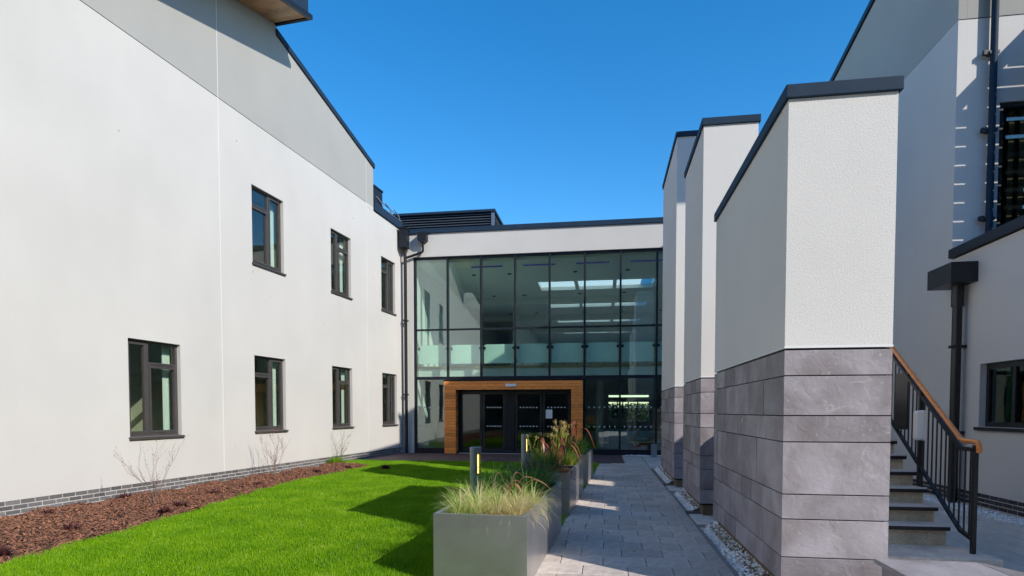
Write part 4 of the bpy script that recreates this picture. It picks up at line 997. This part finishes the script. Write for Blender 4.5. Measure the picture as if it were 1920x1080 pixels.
part('shaft', MB().cbox((-.10, -.06, 0), (.10, .06, .42), .006), M['bollard'], pt); part('cap', MB().cbox((-.105, -.065, .421), (.105, .065, .45), .006), M['bollard'], pt)

# ------------------------------------------------------------------ bare shrubs
def shrub(x, y, h, seed, label, leafy=.5, lean=0):
    r = random.Random(seed); t = thing('bare_shrub', label, 'shrub', (x, y, .02)); br = MB(); lf = MB()
    def grow(p, d, ln, rad, lev):
        n = 4; pts = [p]
        for k in range(n):
            d = (d + Vector((r.gauss(0, .12), r.gauss(0, .12), r.gauss(.03, .06)))).normalized(); p = p + d*ln/n; pts.append(p)
        br.tube(pts, rad, 5 if lev < 2 else 3, caps=False, r1=rad*.55)
        if lev < 3:
            for k in range(r.choice((2, 2, 3)) if lev else 3):
                q_ = pts[r.randint(1, n)]; a = r.uniform(0, 6.28); s_ = r.uniform(.25, .5)
                grow(q_, (d + Vector((math.cos(a)*s_, math.sin(a)*s_, .15))).normalized(), ln*r.uniform(.45, .75), rad*.5, lev+1)
        if lev >= 2:
            for q_ in pts[1:]:
                if r.random() < leafy:
                    c = q_ + Vector((r.gauss(0, .01), r.gauss(0, .01), 0)); s_ = r.uniform(.007, .014)
                    a_ = Vector((r.uniform(-1, 1), r.uniform(-1, 1), r.uniform(-1, 1))).normalized()*s_; b_ = a_.orthogonal().normalized()*s_*.55
                    lf.add([c-a_, c+b_, c+a_, c-b_], [(0,1,2,3)])
    for k in range(5):
        a = r.uniform(0, 6.28); s_ = r.uniform(.05, .3)
        grow(Vector((math.cos(a)*.03, math.sin(a)*.03, 0)), Vector((math.cos(a)*s_+lean, math.sin(a)*s_, 1)).normalized(), h*r.uniform(.42, .66), .0055, 0)
    part('branches', br, M['twig'], t); part('buds', lf, M['bud'], t, kind='stuff')
shrub(-7.53, 9.04, 1.1, 23, 'nearest bare shrub with a few pink buds, in the mulch under the large window', .35)
shrub(-7.72, 13.05, 1.15, 11, 'middle bare shrub with dusty red buds, in the mulch in front of the brick base', .7)
shrub(-7.87, 17.0, 1.15, 19, 'farthest pale bare shrub at the end of the mulch bed', .3)
# low dark red plants dotted through the mulch
spots = [(-6.6, 5.6, 'nearest the lawn edge at the left of the picture'), (-7.0, 6.9, 'in the open mulch left of the nearest shrub'), (-6.75, 8.3, 'by the lawn edge in front of the nearest shrub'), (-6.95, 8.9, 'directly in front of the nearest shrub'),
         (-8.6, 9.6, 'tight against the brick base under the white joint'), (-7.3, 10.3, 'midway between the nearest and middle shrubs'), (-7.2, 11.6, 'by the lawn edge before the middle shrub'), (-8.3, 7.8, 'close to the brick base left of the nearest shrub'),
         (-7.3, 14.4, 'between the middle and farthest shrubs'), (-7.0, 15.6, 'near the narrow end of the mulch'), (-5.95, 15.7, 'alone on the turf past the end of the mulch')]
for i, (x, y, s_) in enumerate(spots):
    V, F = blades(n=90 if i != 10 else 260, spread=1.0, h=.10, curl=.7, wid=.030, seg=2, seed=300+i, droop=.6, rad=(0, .10))
    o = link('heuchera_plant', fast_mesh('heuchera_plant', V, F, M['redleaf'], True), loc=(x, y, .02)); o['label'] = 'small dark red leafy plant, ' + s_; o['category'] = 'plant'; o['group'] = 'small dark red plants in the mulch'
V, F = blades(n=520, spread=.55, h=.22, curl=1.1, wid=.012, seg=3, seed=401, droop=.6, rad=(0, .28))
o = link('green_tuft', fast_mesh('green_tuft', V, F, M['grass'], True), loc=(-8.0, 16.9, .02)); o['label'] = 'bright green tuft of grass by the brick wall at the far end of the mulch'; o['category'] = 'plant'

# ------------------------------------------------------------------ stuff: mulch chips, pebbles, lawn
def chips(n):
    r = np.random.default_rng(9)
    y = 3.8+ (17.3-3.8)*r.random(n*2)**1.35; a = np.array([wall_x(v) for v in y]); b = np.array([mulch_x(v) for v in y])
    t = r.random(n*2); x = a+(b-a)*t + np.abs(r.normal(0, .05, n*2))*(t > .9)
    keep = np.arange(n*2)[:n]; x, y = x[keep], y[keep]
    z = np.array([mulch_h(p, q_) for p, q_ in zip(x, y)]) - .012 + r.random(n)*.03
    L_ = r.uniform(.014, .06, n); W_ = r.uniform(.006, .018, n); az = r.uniform(0, 2*np.pi, n); tilt = r.normal(0, .35, n); th = r.uniform(.003, .008, n)
    u = np.stack([np.cos(az)*np.cos(tilt), np.sin(az)*np.cos(tilt), np.sin(tilt)], 1); v = np.stack([-np.sin(az), np.cos(az), r.normal(0, .3, n)], 1); nn = np.cross(u, v)
    c = np.stack([x, y, z], 1); V = np.zeros((n, 6, 3))
    V[:, 0] = c-u*L_[:, None]; V[:, 1] = c+v*W_[:, None]; V[:, 2] = c+u*L_[:, None]; V[:, 3] = c-v*W_[:, None]; V[:, 4] = c+nn*th[:, None]+u*L_[:, None]*.5; V[:, 5] = c+nn*th[:, None]-u*L_[:, None]*.4
    T = np.array([(0,1,5),(1,4,5),(1,2,4),(2,3,4),(3,5,4),(3,0,5)]); F = (np.arange(n)[:, None, None]*6+T[None]).reshape(-1, 3)
    return V.reshape(-1, 3), F
V, F = chips(56000); o = link('bark_mulch', fast_mesh('bark_mulch', V, F, M['bark']), kind='stuff'); o['label'] = 'reddish brown bark chips covering the bed along the left building'; o['category'] = 'mulch'

ico = bmesh.new(); bmesh.ops.create_icosphere(ico, subdivisions=1, radius=1)
IV = np.array([v.co[:] for v in ico.verts]); IF = np.array([[v.index for v in f.verts] for f in ico.faces]); ico.free()
def pebbles(rects, dens, size, seed, z0=-.03, zr=.03, slope=0.0):
    r = np.random.default_rng(seed); P = []
    for (x0, x1, y0, y1) in rects:
        n = int((x1-x0)*(y1-y0)*dens); P.append(np.stack([r.uniform(x0, x1, n), r.uniform(y0, y1, n), z0+zr*r.random(n)], 1))
    P = np.concatenate(P); n = len(P); sc = r.uniform(size[0], size[1], (n, 1, 1))*np.stack([r.uniform(.8, 1.3, n), r.uniform(.7, 1.1, n), r.uniform(.45, .8, n)], 1)[:, None, :]
    P[:, 2] += np.clip((P[:, 0]-1.36)*slope, 0, .15)
    V = IV[None]*(1+r.normal(0, .10, (n, len(IV), 1)))*sc; a = r.uniform(0, 6.28, n); ca, sa = np.cos(a)[:, None], np.sin(a)[:, None]
    V = np.stack([V[..., 0]*ca-V[..., 1]*sa, V[..., 0]*sa+V[..., 1]*ca, V[..., 2]], 2)+P[:, None]
    F = (np.arange(n)[:, None, None]*len(IV)+IF[None]).reshape(-1, 3); return V.reshape(-1, 3), F
for i, (ga, gb, gy0, gy1) in enumerate(gravel_strips):
    V, F = pebbles([(ga+.01, min(gb, 1.56), gy0, gy1)], 4300, (.012, .023), 40+i, slope=.62)
    o = link('white_pebbles', fast_mesh('white_pebbles', V, F, M['stone_w']), kind='stuff'); o['label'] = 'white pebbles along the foot of the ' + ['nearest', 'middle', 'farthest'][i] + ' pier'; o['category'] = 'pebbles'
V, F = pebbles([(g_[0]+.10, 1.50, g_[2], g_[3]) for g_ in gravel_strips], 900, (.010, .020), 50, -.005, .02, .62)
o = link('brown_pebbles', fast_mesh('brown_pebbles', V, F, M['stone_b']), kind='stuff'); o['label'] = 'brown stones mixed in against the pier bases'; o['category'] = 'pebbles'
V, F = pebbles([(5.76, 6.20, 7.0, 15)], 2200, (.014, .026), 60, -.04, .03)
o = link('white_pebbles', fast_mesh('white_pebbles', V, F, M['stone_w']), kind='stuff'); o['label'] = 'strip of white pebbles along the right building'; o['category'] = 'pebbles'
V, F = pebbles([(.75, 5.0, 21.85, 22.08)], 900, (.014, .026), 61, -.01, .02)
o = link('white_pebbles', fast_mesh('white_pebbles', V, F, M['stone_w']), kind='stuff'); o['label'] = 'thin line of white pebbles under the glazed front'; o['category'] = 'pebbles'

def lawn_blades(n):
    r = np.random.default_rng(12)
    u = r.random(n*3); y = 3.6*(LY/3.6)**u          # density ~ 1/distance
    y = np.concatenate([y, r.uniform(9, LY, n//2)])
    left = np.interp(y, [p[1] for p in MULCH]+[17.3, 17.4, LY], [p[0] for p in MULCH]+[-8.4, wall_x(17.4), wall_x(LY)]); left = np.where(y > 17.26, -7.7-(21.7-y)*.0928, left)
    right = -.63+.043*(y-6.4)-.02
    lo, hi = left.min(), right.max(); x = r.uniform(lo, hi, len(y)); edge = r.normal(0, .05, len(y)) + .05*np.sin(y*7.3)*np.sin(y*2.9)
    # visible wedge only near the camera
    vis = (x > -.95*y-1.2) & (x < right) & (x > left+edge) & (y < LY+.02*r.normal(0, 1, len(y)))
    inpl = np.zeros(len(y), bool)
    for (t, w_, L_) in PLN:
        y0 = t.location[1]; inpl |= (y > y0) & (y < y0+L_) & (x > planter_x(y0)-w_) 
    k = vis & ~inpl; x, y = x[k], y[k]; idx = r.permutation(len(x))[:n]; x, y = x[idx], y[idx]; n = len(x)
    dist = np.hypot(x, y)
    patch = .5+.5*np.sin(x*1.9+1.3*np.sin(y*1.1))*np.sin(y*1.6+.9*np.sin(x*2.2))
    h = r.uniform(.026, .060, n)*(.75+.45*patch)*(1+.25*np.sin(x*6.1+y*2.2)*np.sin(y*5.3)); w = .0030+.00042*dist; az = r.uniform(0, 2*np.pi, n); ln = r.normal(0, .45, n); la = r.uniform(0, 2*np.pi, n)
    V = np.zeros((n, 3, 3)); dx, dy = np.cos(az)*w/2*1.6, np.sin(az)*w/2*1.6
    V[:, 0] = np.stack([x-dx, y-dy, np.full(n, -.014)], 1); V[:, 1] = np.stack([x+dx, y+dy, np.full(n, -.014)], 1)
    V[:, 2] = np.stack([x+np.cos(la)*np.sin(ln)*h, y+np.sin(la)*np.sin(ln)*h, -.012+h*np.abs(np.cos(ln))], 1)
    return V.reshape(-1, 3), np.arange(n*3).reshape(-1, 3)
V, F = lawn_blades(620000); o = link('lawn_grass', fast_mesh('lawn_grass', V, F, M['grass']), kind='stuff'); o['label'] = 'short bright green lawn grass between the mulch and the planters'; o['category'] = 'grass'
o.parent = None

# hedge bank beyond the far end of the atrium, seen through its windows, and one behind the viewer mirrored in the glass
def hedge(name, x0, x1, y, h, n, seed, label):
    r = np.random.default_rng(seed); c = np.stack([r.uniform(x0, x1, n), y+r.normal(0, .5, n), h*r.random(n)**.8*(.9+.1*np.sin(np.linspace(0, 40, n)))], 1)
    a = r.normal(0, 1, (n, 3)); a /= np.linalg.norm(a, axis=1)[:, None]; b = np.cross(a, r.normal(0, 1, (n, 3))); b /= np.linalg.norm(b, axis=1)[:, None]; s_ = r.uniform(.06, .16, (n, 1))
    V = np.stack([c-a*s_, c+b*s_*.6, c+a*s_, c-b*s_*.6], 1).reshape(-1, 3); F = np.arange(n*4).reshape(-1, 4)
    o = link(name, fast_mesh(name, V, F, M['hedge']), kind=None); o['label'] = label; o['category'] = 'hedge'; return o
hedge('hedge', -8, 12, 54.5, 2.3, 26000, 70, 'green hedge seen through the far windows of the atrium')

# a few fallen leaves on the turf and the path
lfm = leaf_mat('fallen_leaf', [(0, (.25, .09, .03)), (1, (.55, .26, .08))], .7, .2, 5)
rr = random.Random(77)
for i, (x, y, z, w_) in enumerate([(-1.9, 4.72, .04, 'on the lawn at the bottom edge left of the nearest planter'), (.05, 7.9, .004, 'on the path beside the second planter'), (.9, 9.3, .004, 'on the path between the first two piers'), (-.1, 12.1, .004, 'on the path beyond the fourth planter'), (-3.6, 6.3, .045, 'in the middle of the near lawn'), (.35, 6.9, .004, 'on the path by the nearest planter')]):
    n_ = 9; V_ = [(0, 0, 0)] + [(.028*math.cos(a)*(1 if k % 2 else .72), .02*math.sin(a)*(1 if k % 2 else .72), .006*math.sin(a*2)+.004) for k, a in enumerate([2*math.pi*j/n_ for j in range(n_)])]
    o = part('fallen_leaf', MB().add(V_, [(0, k+1, (k+1) % n_+1) for k in range(n_)]), lfm, loc=(x, y, z), rot=(rr.uniform(-.3, .3), rr.uniform(-.3, .3), rr.uniform(0, 6))); o['label'] = 'small brown fallen leaf ' + w_; o['category'] = 'leaf'; o['group'] = 'fallen leaves'

# unseen brick wing added behind the viewpoint so the glazing reflects something dark
OW = thing('added_reflection_wing', 'unseen dark brick wing added behind the viewpoint to give the glass front a dark reflection', 'building', (0, -20, 0))
ow = MB(); wh = [(-20+4.2*k, -18.6+4.2*k, 1.0+3.6*j, 2.9+3.6*j) for k in range(11) for j in range(5)]
holed_wall(ow, -22, 27, 0, 18.5, wh, lambda u, z, e: (u, -e, z), .2); ow.box((-22, -9, 0), (27, -.4, 18.3))
part('wall', ow, mat('brown_brick_wall', (.13, .085, .06), .9, noise=.8, amt=.2, bump=.3), OW)
part('coping', MB().box((-22.1, -9, 18.31), (27.1, .06, 18.6)), M['metal_dark'], OW)
for (a, b, c, d_) in wh: part('window_pane', MB().box((a+.001, -.16, c+.001), (b-.001, -.15, d_-.001)), M['metal_dark'], OW)
